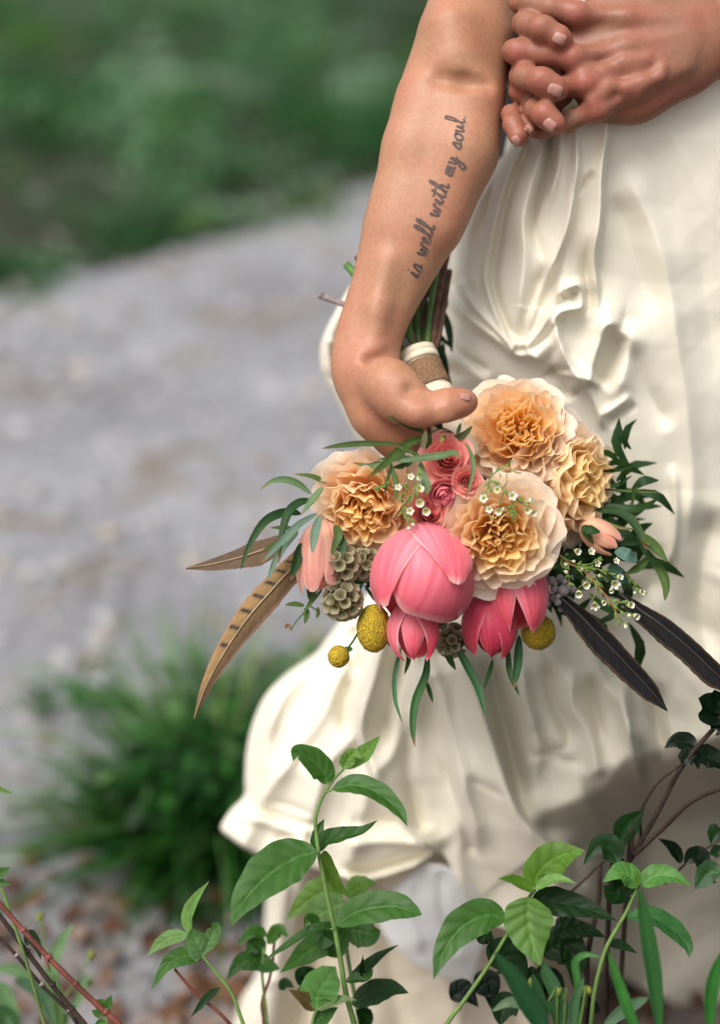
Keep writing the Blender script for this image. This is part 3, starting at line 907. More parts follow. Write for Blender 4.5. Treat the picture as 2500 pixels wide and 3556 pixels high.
def skin_material(name, base, red):
    m = bpy.data.materials.new(name)
    nt, N, L, b = nodes_of(m)
    n1 = noise_tex(nt, 22, 5, 0.6); n2 = noise_tex(nt, 240, 4)
    c = mixc(nt, base, red, ramp(nt, n1.outputs['Fac'], [(0.35, (0, 0, 0)), (0.7, (0.55, 0.55, 0.55))]))
    t = attr(nt, 'flush')
    c = mixc(nt, c, red, t.outputs['Fac'])
    c = mixc(nt, c, ramp(nt, n2.outputs['Fac'], [(0.3, (0.84, 0.81, 0.78)), (0.62, (1, 1, 1))]), 0.8, 'MULTIPLY')
    L.new(c, b.inputs['Base Color'])
    b.inputs['Roughness'].default_value = 0.5
    b.inputs['Specular IOR Level'].default_value = 0.38
    b.inputs['Subsurface Weight'].default_value = 0.18
    b.inputs['Subsurface Radius'].default_value = (1.0, 0.35, 0.2)
    b.inputs['Subsurface Scale'].default_value = 0.006
    v = nt.nodes.new('ShaderNodeTexVoronoi'); v.inputs['Scale'].default_value = 700
    tc = nt.nodes.new('ShaderNodeTexCoord'); L.new(tc.outputs['Object'], v.inputs['Vector'])
    p = bump(nt, v.outputs['Distance'], 0.10, 0.0006, b)
    n3 = noise_tex(nt, 130, 5, 0.65)
    bump(nt, n3.outputs['Fac'], 0.18, 0.0015, b, p)
    return m
M_SKIN_B = skin_material('skin_bride', (0.395, 0.212, 0.122), (0.41, 0.150, 0.095))
M_SKIN_G = skin_material('skin_groom', (0.255, 0.122, 0.074), (0.33, 0.090, 0.064))
M_NAIL = simple('nail', (0.40, 0.205, 0.165), 0.25, 0.06, 200, 0.5)

def flush_attr(V, spots):
    f = np.zeros(len(V))
    for p, r, a in spots:
        f = np.maximum(f, a * np.exp(-((V - np.asarray(p)) ** 2).sum(1) / r ** 2))
    c = np.zeros((len(V), 3)); c[:] = f[:, None]
    return c

def axis_grid(lo, a, b, hi, fine, coarse):
    l = np.arange(a - coarse, lo - coarse, -coarse)[::-1] if lo < a else np.array([])
    m = np.arange(a, b + fine, fine)
    h = np.arange(m[-1] + coarse, hi + coarse, coarse) if hi > b else np.array([])
    return np.concatenate([l, m, h])

q = 1.549
# ------------------------------------------------ bride: trunk, legs and the arm that holds the bouquet
def bride_body():
    f = Field(axis_grid(0.0, -0.035, 0.15, 0.56, 0.0022, 0.014), axis_grid(1.06, 1.08, 1.335, 1.60, 0.0024, 0.014), axis_grid(-0.02, 0.80, 1.215, 1.55, 0.0024, 0.014))
    c = np.array([0.300, 1.385, 0])
    for s_ in (-1, 1):                                              # legs, hips
        f.chain([c + [0.085 * s_, 0.02, 0.86], c + [0.08 * s_, 0.10, 0.50], c + [0.075 * s_, 0.13, 0.06], c + [0.075 * s_, 0.03, 0.02]], [0.085, 0.055, 0.035, 0.03], 0.02)
    f.chain([c + [0, 0, 0.90], c + [0, 0, 1.06], c + [0, 0, 1.2], c + [0, 0, 1.38]], [0.135, 0.118, 0.105, 0.12], 0.03, ((0, 1, 0), 0.74))
    f.chain([c + [0, 0, 1.40], c + [0, -0.01, 1.56]], [0.06, 0.05], 0.03)
    sh = c + [-0.165, -0.03, 1.40]
    f.chain([c + [0, 0, 1.40], sh], [0.07, 0.055], 0.03)
    f.chain([c + [0, 0, 1.40], c + [0.165, -0.03, 1.40], c + [0.21, 0.06, 1.16], c + [0.17, -0.02, 1.0]], [0.07, 0.055, 0.042, 0.03], 0.03)
    st = [(1064, -20, 1.232, 92), (1040, 90, 1.226, 99), (1020, 180, 1.222, 106), (1008, 240, 1.219, 110), (992, 300, 1.216, 110), (973, 360, 1.214, 107), (952, 430, 1.211, 100),
          (932, 480, 1.209, 95), (913, 530, 1.207, 89), (893, 580, 1.205, 82), (870, 640, 1.203, 72), (845, 700, 1.201, 66), (826, 755, 1.199, 63), (817, 800, 1.197, 64)]
    pts = [P(x * q, y * q, d) for x, y, d, r in st]; rad = [S(r * q, d) for x, y, d, r in st]
    f.chain([sh, pts[0]], [0.05, rad[0]], 0.02)
    f.chain(pts[:10], rad[:10], 0.012, (FWD, 0.86))
    f.chain(pts[9:], rad[9:], 0.012, (FWD, 0.74))
    H = lambda x, y, d: P(x * q, y * q, d)
    R = lambda r: S(r * q, 1.195)
    # muscle of the forearm, tendon lines at the wrist, hollow of the elbow
    f.chain([H(1060, 225, 1.200), H(1040, 340, 1.196), H(985, 500, 1.196)], [R(52), R(60), R(45)], 0.02)
    f.chain([H(935, 215, 1.203), H(915, 330, 1.199), H(870, 500, 1.198)], [R(30), R(34), R(28)], 0.02)
    f.chain([H(1010, 60, 1.198), H(1020, 120, 1.195)], [R(50), R(42)], 0.02)
    f.chain([H(960, 172, 1.190), H(1000, 182, 1.187)], [R(3), R(3)], 0.002)
    f.cone(H(985, 176, 1.1815), H(1040, 186, 1.1815), R(9), R(9), 0.011, None, True)
    f.cone(H(1040, 186, 1.1815), H(1090, 190, 1.184), R(9), R(7), 0.011, None, True)
    f.chain([H(868, 590, 1.182), H(846, 690, 1.1815), H(838, 770, 1.180)], [R(11), R(10), R(10)], 0.016)
    # palm seen from the thumb side
    f.chain([H(817, 800, 1.197), H(824, 850, 1.195), H(856, 905, 1.196), H(895, 955, 1.200), H(905, 985, 1.205)], [R(64), R(64), R(62), R(56), R(44)], 0.012, (FWD, 0.78))
    f.chain([H(800, 830, 1.190), H(840, 930, 1.192), H(880, 985, 1.2)], [R(40), R(40), R(34)], 0.014)
    # ball of the thumb and the thumb laid across the handle
    f.chain([H(838, 826, 1.180), H(872, 862, 1.168), H(905, 895, 1.162), H(934, 914, 1.158)], [R(38), R(50), R(46), R(37)], 0.014)
    f.chain([H(934, 914, 1.158), H(962, 918, 1.155), H(1000, 911, 1.153), H(1030, 904, 1.156), H(1046, 901, 1.160)], [R(37), R(33), R(31), R(30), R(25)], 0.006)
    f.cone(H(1000, 897, 1.147), H(1000, 925, 1.147), R(20), R(20), 0.01)
    f.cone(H(938, 926, 1.147), H(946, 934, 1.150), R(24), R(20), 0.012)
    # crease where the hand bends
    f.cone(H(830, 808, 1.1710), H(884, 796, 1.1755), R(8), R(7), 0.011, None, True)
    f.cone(H(918, 872, 1.146), H(948, 884, 1.144), R(6), R(6), 0.008, None, True)
    # four fingers closed round the handle from behind
    for i, (y0, ln) in enumerate(((930, 1.0), (955, 1.06), (980, 1.0), (1003, 0.86))):
        x0 = 868 + 12 * i
        f.chain([H(x0, y0, 1.203), H(x0 + 50 * ln, y0 + 16, 1.236), H(x0 + 110 * ln, y0 + 10, 1.246), H(x0 + 150 * ln, y0 + 2, 1.228)], [R(27), R(24), R(21), R(17)], 0.006)
    V, Q = f.surface(2)
    fl = flush_attr(V, [(H(1045, 900, 1.15), 0.014, 0.6), (H(940, 925, 1.145), 0.018, 0.45), (H(1000, 910, 1.14), 0.01, 0.25), (H(880, 960, 1.17), 0.03, 0.4), (H(890, 800, 1.18), 0.012, 0.35)])
    o = link('body', fast_mesh('body', V, Q, fl, 'flush'), BR, M_SKIN_B)
    return o, BVHTree.FromPolygons([Vector(p) for p in V], [tuple(int(i) for i in r) for r in Q])
BODY, BODY_BVH = bride_body()

def ray_skin(bvh, px, py, lift=0.0004):
    d = P(px, py, 1.0) - EYE
    hit = bvh.ray_cast(Vector(EYE), Vector(d).normalized(), 6.0)
    if hit[0] is None: return None
    return np.array(hit[0] + hit[1] * lift)

def nail(bvh, cx, cy, ang, ln, wd, parent, lift=0.0005):
    """finger-nail plate lying on the skin, ang in the picture plane (0 = pointing right), sizes in photograph pixels"""
    nu, nv = 7, 9; V = []
    for j in range(nv):
        b = -1 + 2 * j / (nv - 1)
        for i in range(nu):
            a = -1 + 2 * i / (nu - 1)
            ww = wd * (1 - 0.18 * max(0, -b) ** 3 - 0.10 * max(0, b) ** 4)
            x, y = b * ln + (0.12 * ln * (1 - a * a) * (1 if b > 0.5 else 0) - 0.18 * ln * (1 - a * a) * (b < -0.5)), a * ww
            px = cx + x * math.cos(ang) - y * math.sin(ang); py = cy + x * math.sin(ang) + y * math.cos(ang)
            edge = max(abs(a), abs(b))
            h = ray_skin(bvh, px, py, lift * (1.2 - 0.9 * edge ** 4))
            V.append(h if h is not None else (V[-1] if V else P(px, py, 1.15)))
    o = link('fingernail', mesh('fingernail', V, grid_faces(nu, nv)), parent, M_NAIL)
    so = o.modifiers.new('thickness', 'SOLIDIFY'); so.thickness = 0.0005; so.offset = 1
    return o
nail(BODY_BVH, 1616, 1379, 0.3, 15, 12, BODY)

# ------------------------------------------------ the tattoo: one line of handwriting up the inside of the forearm
M_INK = simple('ink', (0.105, 0.07, 0.06), 0.55, 0.25, 300, 0.3)
GL = {  # letter strokes on a 1-high x-height grid, advance width last
    'i': ([[(0, .15), (.2, .95), (.18, .1), (.42, .15)], [(.24, 1.35), (.28, 1.42)]], .46),
    's': ([[(0, .1), (.3, .95), (.42, .55), (.3, .05), (.05, .12)], [(.3, .05), (.6, .2)]], .62),
    'w': ([[(0, .6), (.12, .95), (.14, .2), (.3, .05), (.42, .75), (.46, .15), (.62, .05), (.74, .9), (.95, .75)]], .98),
    'e': ([[(0, .3), (.3, .55), (.3, .92), (.1, .75), (.1, .2), (.3, .03), (.55, .25)]], .56),
    'l': ([[(0, .2), (.28, 1.2), (.3, 2.1), (.14, 2.0), (.12, .6), (.22, .03), (.45, .22)]], .46),
    't': ([[(0, .2), (.2, 1.1), (.22, 1.75), (.2, .25), (.3, .03), (.5, .2)], [(-.1, 1.25), (.5, 1.38)]], .52),
    'h': ([[(0, .2), (.25, 1.2), (.28, 2.1), (.14, 2.0), (.1, .0), (.14, .6), (.35, .95), (.42, .2), (.5, .03), (.7, .25)]], .72),
    'm': ([[(0, .2), (.1, .95), (.12, .0), (.14, .6), (.32, .95), (.36, .0), (.38, .6), (.56, .95), (.62, .15), (.8, .2)]], .84),
    'y': ([[(0, .75), (.1, .95), (.14, .3), (.3, .1), (.46, .9), (.42, -.4), (.25, -.95), (.05, -.7), (.3, -.1), (.7, .3)]], .7),
    'o': ([[(.3, .92), (.05, .6), (.12, .08), (.4, .1), (.46, .65), (.3, .92), (.55, .8)]], .58),
    'u': ([[(0, .6), (.1, .92), (.12, .2), (.28, .04), (.44, .85), (.46, .2), (.65, .15)]], .66),
    '.': ([[(.1, .0), (.16, .06)]], .3), ' ': ([], .55)}
def tattoo():
    # baseline in photograph pixels, from the wrist end upwards
    base = smooth_path([(1452, 968), (1480, 880), (1506, 800), (1535, 715), (1566, 630), (1590, 560), (1607, 480), (1616, 400)], 200)
    ln = np.r_[0, np.cumsum(np.linalg.norm(np.diff(base, axis=0), axis=1))]
    text = 'is well with my soul.'
    total = sum(GL[c][1] for c in text)
    sc_x = ln[-1] / total
    V, F = [], []; x = 0
    xh = 31
    for ch in text:
        for st in GL[ch][0]:
            g = smooth_path([(a, b) for a, b in st], max(6, 7 * len(st)))
            P3 = []
            for a, b in g:
                u = (x + a + 0.10 * b) * sc_x
                p = np.array([np.interp(u, ln, base[:, 0]), np.interp(u, ln, base[:, 1])])
                t = np.array([np.interp(u + 3, ln, base[:, 0]) - np.interp(u - 3, ln, base[:, 0]), np.interp(u + 3, ln, base[:, 1]) - np.interp(u - 3, ln, base[:, 1])])
                t = t / (np.linalg.norm(t) + 1e-9)
                nrmv = np.array([t[1], -t[0]])            # up-side of the writing points to the left of the arm
                pp = p + nrmv * b * xh
                h = ray_skin(BODY_BVH, pp[0], pp[1], 0.00025)
                if h is not None: P3.append(h)
            if len(P3) < 2: continue
            P3 = np.array(P3); T = nrm(np.gradient(P3, axis=0))
            side = nrm(np.cross(T, nrm(P3 - EYE)))
            wdt = S(4.2, 1.18) * (0.85 + 0.3 * np.abs(np.sin(np.arange(len(P3)) * 0.9)))[:, None]
            b0 = len(V)
            for a_, s_ in zip(P3 - side * wdt, P3 + side * wdt): V += [a_, s_]
            for i in range(len(P3) - 1): F.append((b0 + 2 * i, b0 + 2 * i + 1, b0 + 2 * i + 3, b0 + 2 * i + 2))
        x += GL[ch][1]
    o = link('tattoo', mesh('tattoo', V, F), BODY, M_INK)
    o['label'] = 'line of dark cursive writing up the inner forearm'
tattoo()

# ------------------------------------------------ groom: clasped hands, arms and trunk behind the bride
GR = empty('person', (0.30, 1.72, 0.0), 'person behind the gown, hands clasped with fingers interlaced over the waist of the dress', 'person')
def groom_body():
    f = Field(axis_grid(-0.12, 0.085, 0.345, 0.80, 0.0017, 0.014), axis_grid(1.06, 1.10, 1.265, 2.0, 0.0017, 0.014), axis_grid(0.80, 0.985, 1.20, 1.62, 0.0017, 0.014))
    G = lambda x, y, d: P(1500 + .6196 * x, .6196 * y, d)
    R = lambda r: S(.6196 * r, 1.18)
    c = np.array([0.30, 1.72, 0])
    f.chain([c + [0, 0, 0.84], c + [0, 0, 1.1], c + [0, 0, 1.42]], [0.15, 0.15, 0.16], 0.03, ((0, 1, 0), 0.72))
    f.chain([c + [0, 0, 1.45], c + [0, -0.02, 1.62]], [0.07, 0.06], 0.03)
    shR, shL = c + [0.20, -0.02, 1.46], c + [-0.20, -0.02, 1.46]
    f.chain([c + [0, 0, 1.44], shR], [0.08, 0.07], 0.03); f.chain([c + [0, 0, 1.44], shL], [0.08, 0.07], 0.03)
    # arm coming in from the right, back of the hand to the viewer
    elb = np.array([0.545, 1.46, 1.17])
    fl = (FWD, 0.74)
    f.chain([shR, elb], [0.06, 0.048], 0.02)
    f.chain([elb, G(1950, 140, 1.235), G(1640, 205, 1.205)], [0.048, R(255), R(215)], 0.014)
    f.chain([G(1640, 205, 1.205), G(1480, 232, 1.192), G(1360, 270, 1.186)], [R(212), R(205), R(205)], 0.012, fl)
    kn = [(800, 78, 1.168), (782, 322, 1.163), (846, 468, 1.164), (915, 615, 1.170)]
    wr = [(1430, 110, 1.186), (1440, 205, 1.184), (1440, 290, 1.184), (1420, 370, 1.188)]
    f.chain([G(860, 200, 1.186), G(1100, 190, 1.184), G(1400, 200, 1.188)], [R(150), R(165), R(150)], 0.02, (FWD, 0.60))
    f.chain([G(880, 390, 1.184), G(1100, 370, 1.184), G(1400, 270, 1.188)], [R(150), R(165), R(150)], 0.02, (FWD, 0.60))
    f.chain([G(940, 580, 1.190), G(1120, 520, 1.190), G(1380, 400, 1.192)], [R(95), R(135), R(130)], 0.02, (FWD, 0.72))
    f.chain([G(1000, 20, 1.19), G(1200, 40, 1.19), G(1400, 110, 1.192)], [R(110), R(125), R(110)], 0.02, (FWD, 0.7))
    for (kx, ky, kd), (wx, wy, wd) in zip(kn, wr):
        f.cone(G(kx, ky, kd), G(kx + 8, ky, kd), R(58), R(56), 0.012)
        f.chain([G(kx + 20, ky, kd - 0.001), G(0.55 * kx + 0.45 * wx, 0.55 * ky + 0.45 * wy, 1.1665), G(wx, wy, 1.170)], [R(28), R(16), R(10)], 0.014)
    # veins
    for vl in ([(930, 500), (990, 478), (1080, 490), (1180, 462), (1270, 430), (1290, 380)], [(900, 560), (960, 520), (1000, 480)], [(860, 390), (960, 400), (1060, 350), (1200, 330)]):
        pv = [G(x, y, 1.1625) for x, y in vl]
        f.chain(pv, [R(10)] * len(pv), 0.009)
    # fingers of that hand
    f.chain([G(800, 78, 1.168), G(660, 45, 1.170), G(560, 18, 1.178), G(480, 20, 1.20)], [R(66), R(62), R(60), R(52)], 0.005)
    f.chain([G(782, 322, 1.165), G(640, 302, 1.166), G(500, 290, 1.172), G(455, 288, 1.180), G(450, 300, 1.215)], [R(66), R(60), R(62), R(60), R(50)], 0.005)
    f.cone(G(455, 282, 1.170), G(465, 296, 1.170), R(44), R(44), 0.008)
    f.chain([G(846, 468, 1.168), G(660, 500, 1.178), G(520, 512, 1.184), G(490, 512, 1.19), G(500, 500, 1.22)], [R(62), R(56), R(56), R(56), R(46)], 0.005)
    f.chain([G(915, 615, 1.173), G(760, 685, 1.180), G(640, 722, 1.190), G(590, 730, 1.20), G(600, 700, 1.225)], [R(58), R(52), R(48), R(44), R(40)], 0.005)
    # fingers of the other hand, laid between them; its palm is behind
    f.chain([G(560, 200, 1.225), G(510, 132, 1.185), G(530, 135, 1.170), G(630, 168, 1.158), G(712, 210, 1.1545), G(734, 226, 1.156)], [R(56), R(60), R(63), R(64), R(60), R(50)], 0.0045)
    f.chain([G(560, 420, 1.225), G(500, 428, 1.182), G(520, 432, 1.168), G(620, 462, 1.156), G(690, 495, 1.153), G(712, 506, 1.1545)], [R(58), R(64), R(68), R(68), R(62), R(52)], 0.0045)
    f.chain([G(620, 600, 1.228), G(566, 600, 1.184), G(580, 612, 1.171), G(635, 650, 1.160), G(688, 693, 1.157), G(702, 706, 1.159)], [R(52), R(56), R(60), R(58), R(53), R(44)], 0.0045)
    f.chain([G(520, 640, 1.225), G(440, 640, 1.188), G(452, 700, 1.176), G(482, 762, 1.171), G(494, 778, 1.173)], [R(46), R(50), R(52), R(48), R(40)], 0.0045)
    f.chain([G(560, 680, 1.20), G(530, 695, 1.180), G(548, 730, 1.1765)], [R(36), R(38), R(34)], 0.004)
    f.chain([G(700, 250, 1.228), G(640, 450, 1.228), G(640, 620, 1.230)], [R(120), R(130), R(90)], 0.02, (FWD, 0.6))
    f.chain([G(640, 420, 1.232), G(330, 330, 1.275), G(230, 240, 1.36)], [R(130), R(140), R(150)], 0.02, (FWD, 0.7))
    f.chain([G(230, 240, 1.36), c + [-0.13, -0.10, 1.20], shL], [R(150), 0.045, 0.06], 0.02)
    # joints stand out a little
    for x, y, d, r in ((600, 150, 1.152, 48), (600, 445, 1.150, 52), (618, 632, 1.156, 42)):
        f.cone(G(x, y, d), G(x + 10, y + 4, d), R(r), R(r), 0.010)
    V, Q = f.surface(1)
    spots = [(G(x, y, d - 0.008), 0.011, 0.62) for x, y, d in kn]
    spots += [(G(x, y, d), 0.0095, 0.75) for x, y, d in ((755, 225, 1.15), (735, 510, 1.148), (720, 705, 1.152), (505, 790, 1.166), (560, 735, 1.17), (600, 455, 1.146), (450, 300, 1.16), (620, 640, 1.152))]
    o = link('body', fast_mesh('body', V, Q, flush_attr(V, spots), 'flush'), GR, M_SKIN_G)
    bvh = BVHTree.FromPolygons([Vector(p) for p in V], [tuple(int(i) for i in r) for r in Q])
    g = lambda x, y: (1500 + .6196 * x, .6196 * y)
    for x, y, a, l_, w_ in ((713, 219, 0.45, 20, 20), (690, 507, 0.40, 23, 20), (660, 700, 0.75, 19, 18), (470, 788, 1.0, 14, 14), (541, 724, 0.8, 13, 13)):
        cx, cy = g(x, y); nail(bvh, cx, cy, a, l_, w_, o, 0.0006)
    return o
groom_body()
def loft(name, rings, mat, parent, n=40):
    V, F = [], []
    for (cx, cy, cz, rx, ry) in rings:
        for k in range(n):
            a = 2 * math.pi * k / n; w_ = 1 + 0.02 * math.sin(5 * a + 23 * cz) + 0.015 * math.sin(9 * a - 31 * cz)
            V.append((cx + rx * w_ * math.cos(a), cy + ry * w_ * math.sin(a), cz))
    for j in range(len(rings) - 1):
        for k in range(n): F.append((j * n + k, j * n + (k + 1) % n, (j + 1) * n + (k + 1) % n, (j + 1) * n + k))
    o = link(name, mesh(name, V, F), parent, mat)
    so = o.modifiers.new('thickness', 'SOLIDIFY'); so.thickness = 0.002; so.offset = 1
    return o
loft('shirt', [(0.30, 1.72, z, np.interp(z, [.9, 1.1, 1.4, 1.5], [.175, .17, .19, .15]), np.interp(z, [.9, 1.1, 1.4, 1.5], [.135, .13, .135, .10])) for z in np.linspace(0.93, 1.5, 20)], simple('dark_shirt', (0.025, 0.025, 0.03), 0.8, 0.1), GR)
tr = loft('trousers', [(0.30, 1.72, z, np.interp(z, [.8, .98], [.185, .172]), np.interp(z, [.8, .98], [.14, .132])) for z in np.linspace(0.80, 0.985, 8)], simple('dark_trousers', (0.05, 0.05, 0.06), 0.85, 0.2), GR)
for s_ in (-1, 1):
    loft('trouser_leg', [(0.30 + 0.09 * s_, 1.72, z, np.interp(z, [.0, .45, .82], [.07, .075, .095]), np.interp(z, [.0, .45, .82], [.075, .08, .12])) for z in np.linspace(0.0, 0.815, 18)], bpy.data.materials['dark_trousers'], tr)
# ================================================================ the bouquet
rng = np.random.default_rng(11)
BQ = empty('bouquet', P(1500, 1300, 1.2), 'loose bouquet of peach garden roses, coral peonies, greenery and feathers held upside down', 'bouquet')

M_ROSE = tone_sheet('rose_petal', 0.55, 0.42, 0.2, 300, 0.15, 0.06, 0.1)
M_PEONY = tone_sheet('peony_petal', 0.45, 0.25, 0.28, 350, 0.15, 0.10, 0.15)
M_SPRAY = tone_sheet('spray_rose_petal', 0.5, 0.28, 0.25, 300, 0.15, 0.06, 0.1)
M_NARROW = leaf_material('eucalyptus_leaf', 0.5, 0.22, 0.2)
M_FEATHER = tone_sheet('feather_vane', 0.6, 0.08, 0.08, 500, 0.3, 0.25)
M_STEM = simple('green_stem', (0.07, 0.15, 0.035), 0.5, 0.35, 60)
M_TWIG = simple('brown_twig', (0.12, 0.065, 0.04), 0.7, 0.5, 80, 0.3, 0.5, 300)
M_GREYTWIG = simple('grey_twig', (0.28, 0.23, 0.22), 0.8, 0.4, 90, 0.2, 0.6, 300)
M_SHAFT = simple('feather_shaft', (0.30, 0.22, 0.13), 0.45, 0.2, 80)
M_DSHAFT = simple('dark_feather_shaft', (0.03, 0.026, 0.024), 0.4, 0.2, 80)

def inst(name, me, parent, loc, X, Y, Z, s=1.0):
    """object sharing a mesh, placed with axes X, Y, Z"""
    o = bpy.data.objects.new(name, me); COL.objects.link(o)
    o.parent = parent
    pl = Vector(); q_ = parent
    while q_ is not None: pl += Vector(q_.location); q_ = q_.parent
    m = Matrix(((X[0], Y[0], Z[0]), (X[1], Y[1], Z[1]), (X[2], Y[2], Z[2])))
    sv = (s, s, s) if np.isscalar(s) else s
    o.matrix_basis = Matrix.LocRotScale(Vector(loc) - pl, m.to_quaternion(), Vector(sv))
    return o

def frame(axis, ref=None):
    A = nrm(np.asarray(axis, float))
    ref = np.array([0, 0, 1.0]) if ref is None else np.asarray(ref, float)
    if abs(A @ nrm(ref)) > 0.95: ref = np.array([1.0, 0, 0])
    X = nrm(np.cross(ref, A)); Y = np.cross(A, X)
    return X, Y, A

def lerp(a, b, t): return np.asarray(a, float) * (1 - t) + np.asarray(b, float) * t

def petal_sheet(fn, nu, nv, colour):
    """fn(u, v) -> point (arrays), colour(u, v) -> rgb; u in -1..1, v in 0..1"""
    v, u = np.meshgrid(np.linspace(0, 1, nv), np.linspace(-1, 1, nu), indexing='ij')
    pts = fn(u, v); c = colour(u, v)
    return fast_mesh('petal', pts.reshape(-1, 3), grid_faces(nu, nv), c.reshape(-1, 3))

# ------------------------------------------------ garden roses
def garden_rose(px, py, d, Rpx, face, seed, warm=1.0, pale=1.0, layers=None, label=None, ruf=1.0):
    r = np.random.default_rng(seed)
    R = S(Rpx, d); C = P(px, py, d)
    X, Y, A = frame(CD(*face))
    root = empty_part('garden_rose', C, BQ)
    if label: root['label'] = label
    layers = layers or [(2, .10, .33), (3, .20, .36), (3, .30, .38), (4, .40, .38), (4, .51, .35), (4, .62, .30), (5, .74, .22), (5, .86, .08), (5, .98, -.08), (5, 1.07, -.24)]
    nl = len(layers)
    for li, (n, rr, rim) in enumerate(layers):
        s = li / (nl - 1)
        off = r.random() * 6.28
        for k in range(n):
            ph0 = off + 2 * math.pi * k / n + r.normal() * 0.14
            rr_ = rr * (1 + 0.07 * r.normal()); rim_ = rim + 0.035 * r.normal()
            wd = (math.pi / n) * (1.35 + 0.35 * r.random()) if n > 3 else 1.25
            a1, a2 = r.random() * 6.28, r.random() * 6.28
            nw = 2.2 + 1.8 * r.random() - (0.8 if s > .8 else 0)
            amp = (0.040 + 0.026 * r.random()) * (1.0 + 0.15 * s) * ruf
            curl = lerp(-0.10, 0.28, s) + 0.08 * r.normal()
            tw = 0.10 * r.normal(); lop = 0.10 * r.normal()
            notch = 0.05 + 0.05 * r.random()
            def fn(u, v):
                base_r = 0.05 + 0.10 * rr_
                z0 = -0.40 - 0.06 * s
                hgt = 1 - 0.20 * np.abs(u) ** 3.5 - notch * 0.25 * np.exp(-(u / 0.3) ** 2) + lop * u
                vv = v * hgt
                # cup: out first, then up, rim turned out on the outer whorls
                rad = base_r + (rr_ - base_r) * np.sin(np.clip(vv, 0, 1.2) * math.pi / 2) ** 0.8
                rad = rad + curl * rr_ * np.clip(vv - 0.62, 0, 1) ** 1.6 * 1.4
                z = z0 + (rim_ - z0) * vv ** 1.15 - (0.22 * s) * np.clip(vv - 0.72, 0, 1) * 1.0
                g = np.sin(np.clip(v * 1.15, 0, 1) * math.pi / 2) ** 0.7
                phi = ph0 + u * wd * (0.25 + 0.75 * g) + tw * v
                rf = v ** 1.7
                wave = np.sin(u * nw * 2.2 + a1) + 0.55 * np.sin(u * nw * 4.3 + a2) + 0.12 * np.sin(u * nw * 9 + a1 * 2)
                rad = rad + amp * rf * wave * (1.0 + 0.3 * np.abs(u)) + 0.035 * u
                z = z + amp * 0.55 * rf * (np.cos(u * nw * 2.7 + a2) + 0.15 * np.sin(u * nw * 8 + a1))
                rad = np.maximum(rad, 0.004)
                return C + R * (rad[..., None] * (np.cos(phi)[..., None] * X + np.sin(phi)[..., None] * Y) + z[..., None] * A)
            jit = 0.05 * r.normal(3)
            def colour(u, v):
                deep = lerp((0.96, 0.38, 0.02), (0.96, 0.54, 0.18), s)
                s3 = min(1, max(0, (s - 0.25) / 0.6)); mid = lerp((0.97, 0.53, 0.09), (0.96, 0.72, 0.48), s3)
                edge = lerp((0.97, 0.68, 0.25), (0.96, 0.80, 0.68), s3)
                deep = lerp(edge, deep, warm); mid = lerp(edge, mid, warm)
                t = np.clip(v, 0, 1)[..., None]
                c = np.where(t < 0.55, lerp3(deep, mid, t / 0.55), lerp3(mid, edge, (t - 0.55) / 0.45))
                c = lerp3(c, lerp((0.97, 0.80, 0.48), (0.96, 0.84, 0.76), s), np.clip((t - 0.88) / 0.12, 0, 1) * 0.6)
                st = 0.03 * np.sin(u * 40 + a1)[..., None]
                return np.clip(c * (1 + st + jit * 0.5), 0, 1)
            link('petal', petal_sheet(fn, 33 if s > .2 else 25, 14, colour), root, M_ROSE)
    return root

def lerp3(a, b, t): return np.asarray(a) * (1 - t) + np.asarray(b) * t

def empty_part(name, loc, parent):
    """a part that is only a frame for its own pieces"""
    o = bpy.data.objects.new(name, None); o.empty_display_size = 0.02
    COL.objects.link(o); o.parent = parent
    pl = Vector(); q_ = parent
    while q_ is not None: pl += Vector(q_.location); q_ = q_.parent
    o.location = Vector(loc) - pl
    return o

garden_rose(1795, 1495, 1.195, 182, (-0.05, 0.22, 1), 1, 1.0, label='tall peach garden rose with golden ruffled heart')
garden_rose(1996, 1672, 1.212, 205, (0.72, -0.05, 0.75), 2, 0.75, label='peach garden rose turned aside with pale pink outer petals', ruf=1.2)
garden_rose(1735, 1862, 1.152, 186, (0.02, -0.22, 1), 3, 0.85, label='peach garden rose with tan heart above the coral peonies', ruf=1.2)
garden_rose(1268, 1768, 1.185, 180, (-0.18, -0.50, 1), 4, 1.15, label='orange hearted garden rose next to the seed pods', ruf=1.2)

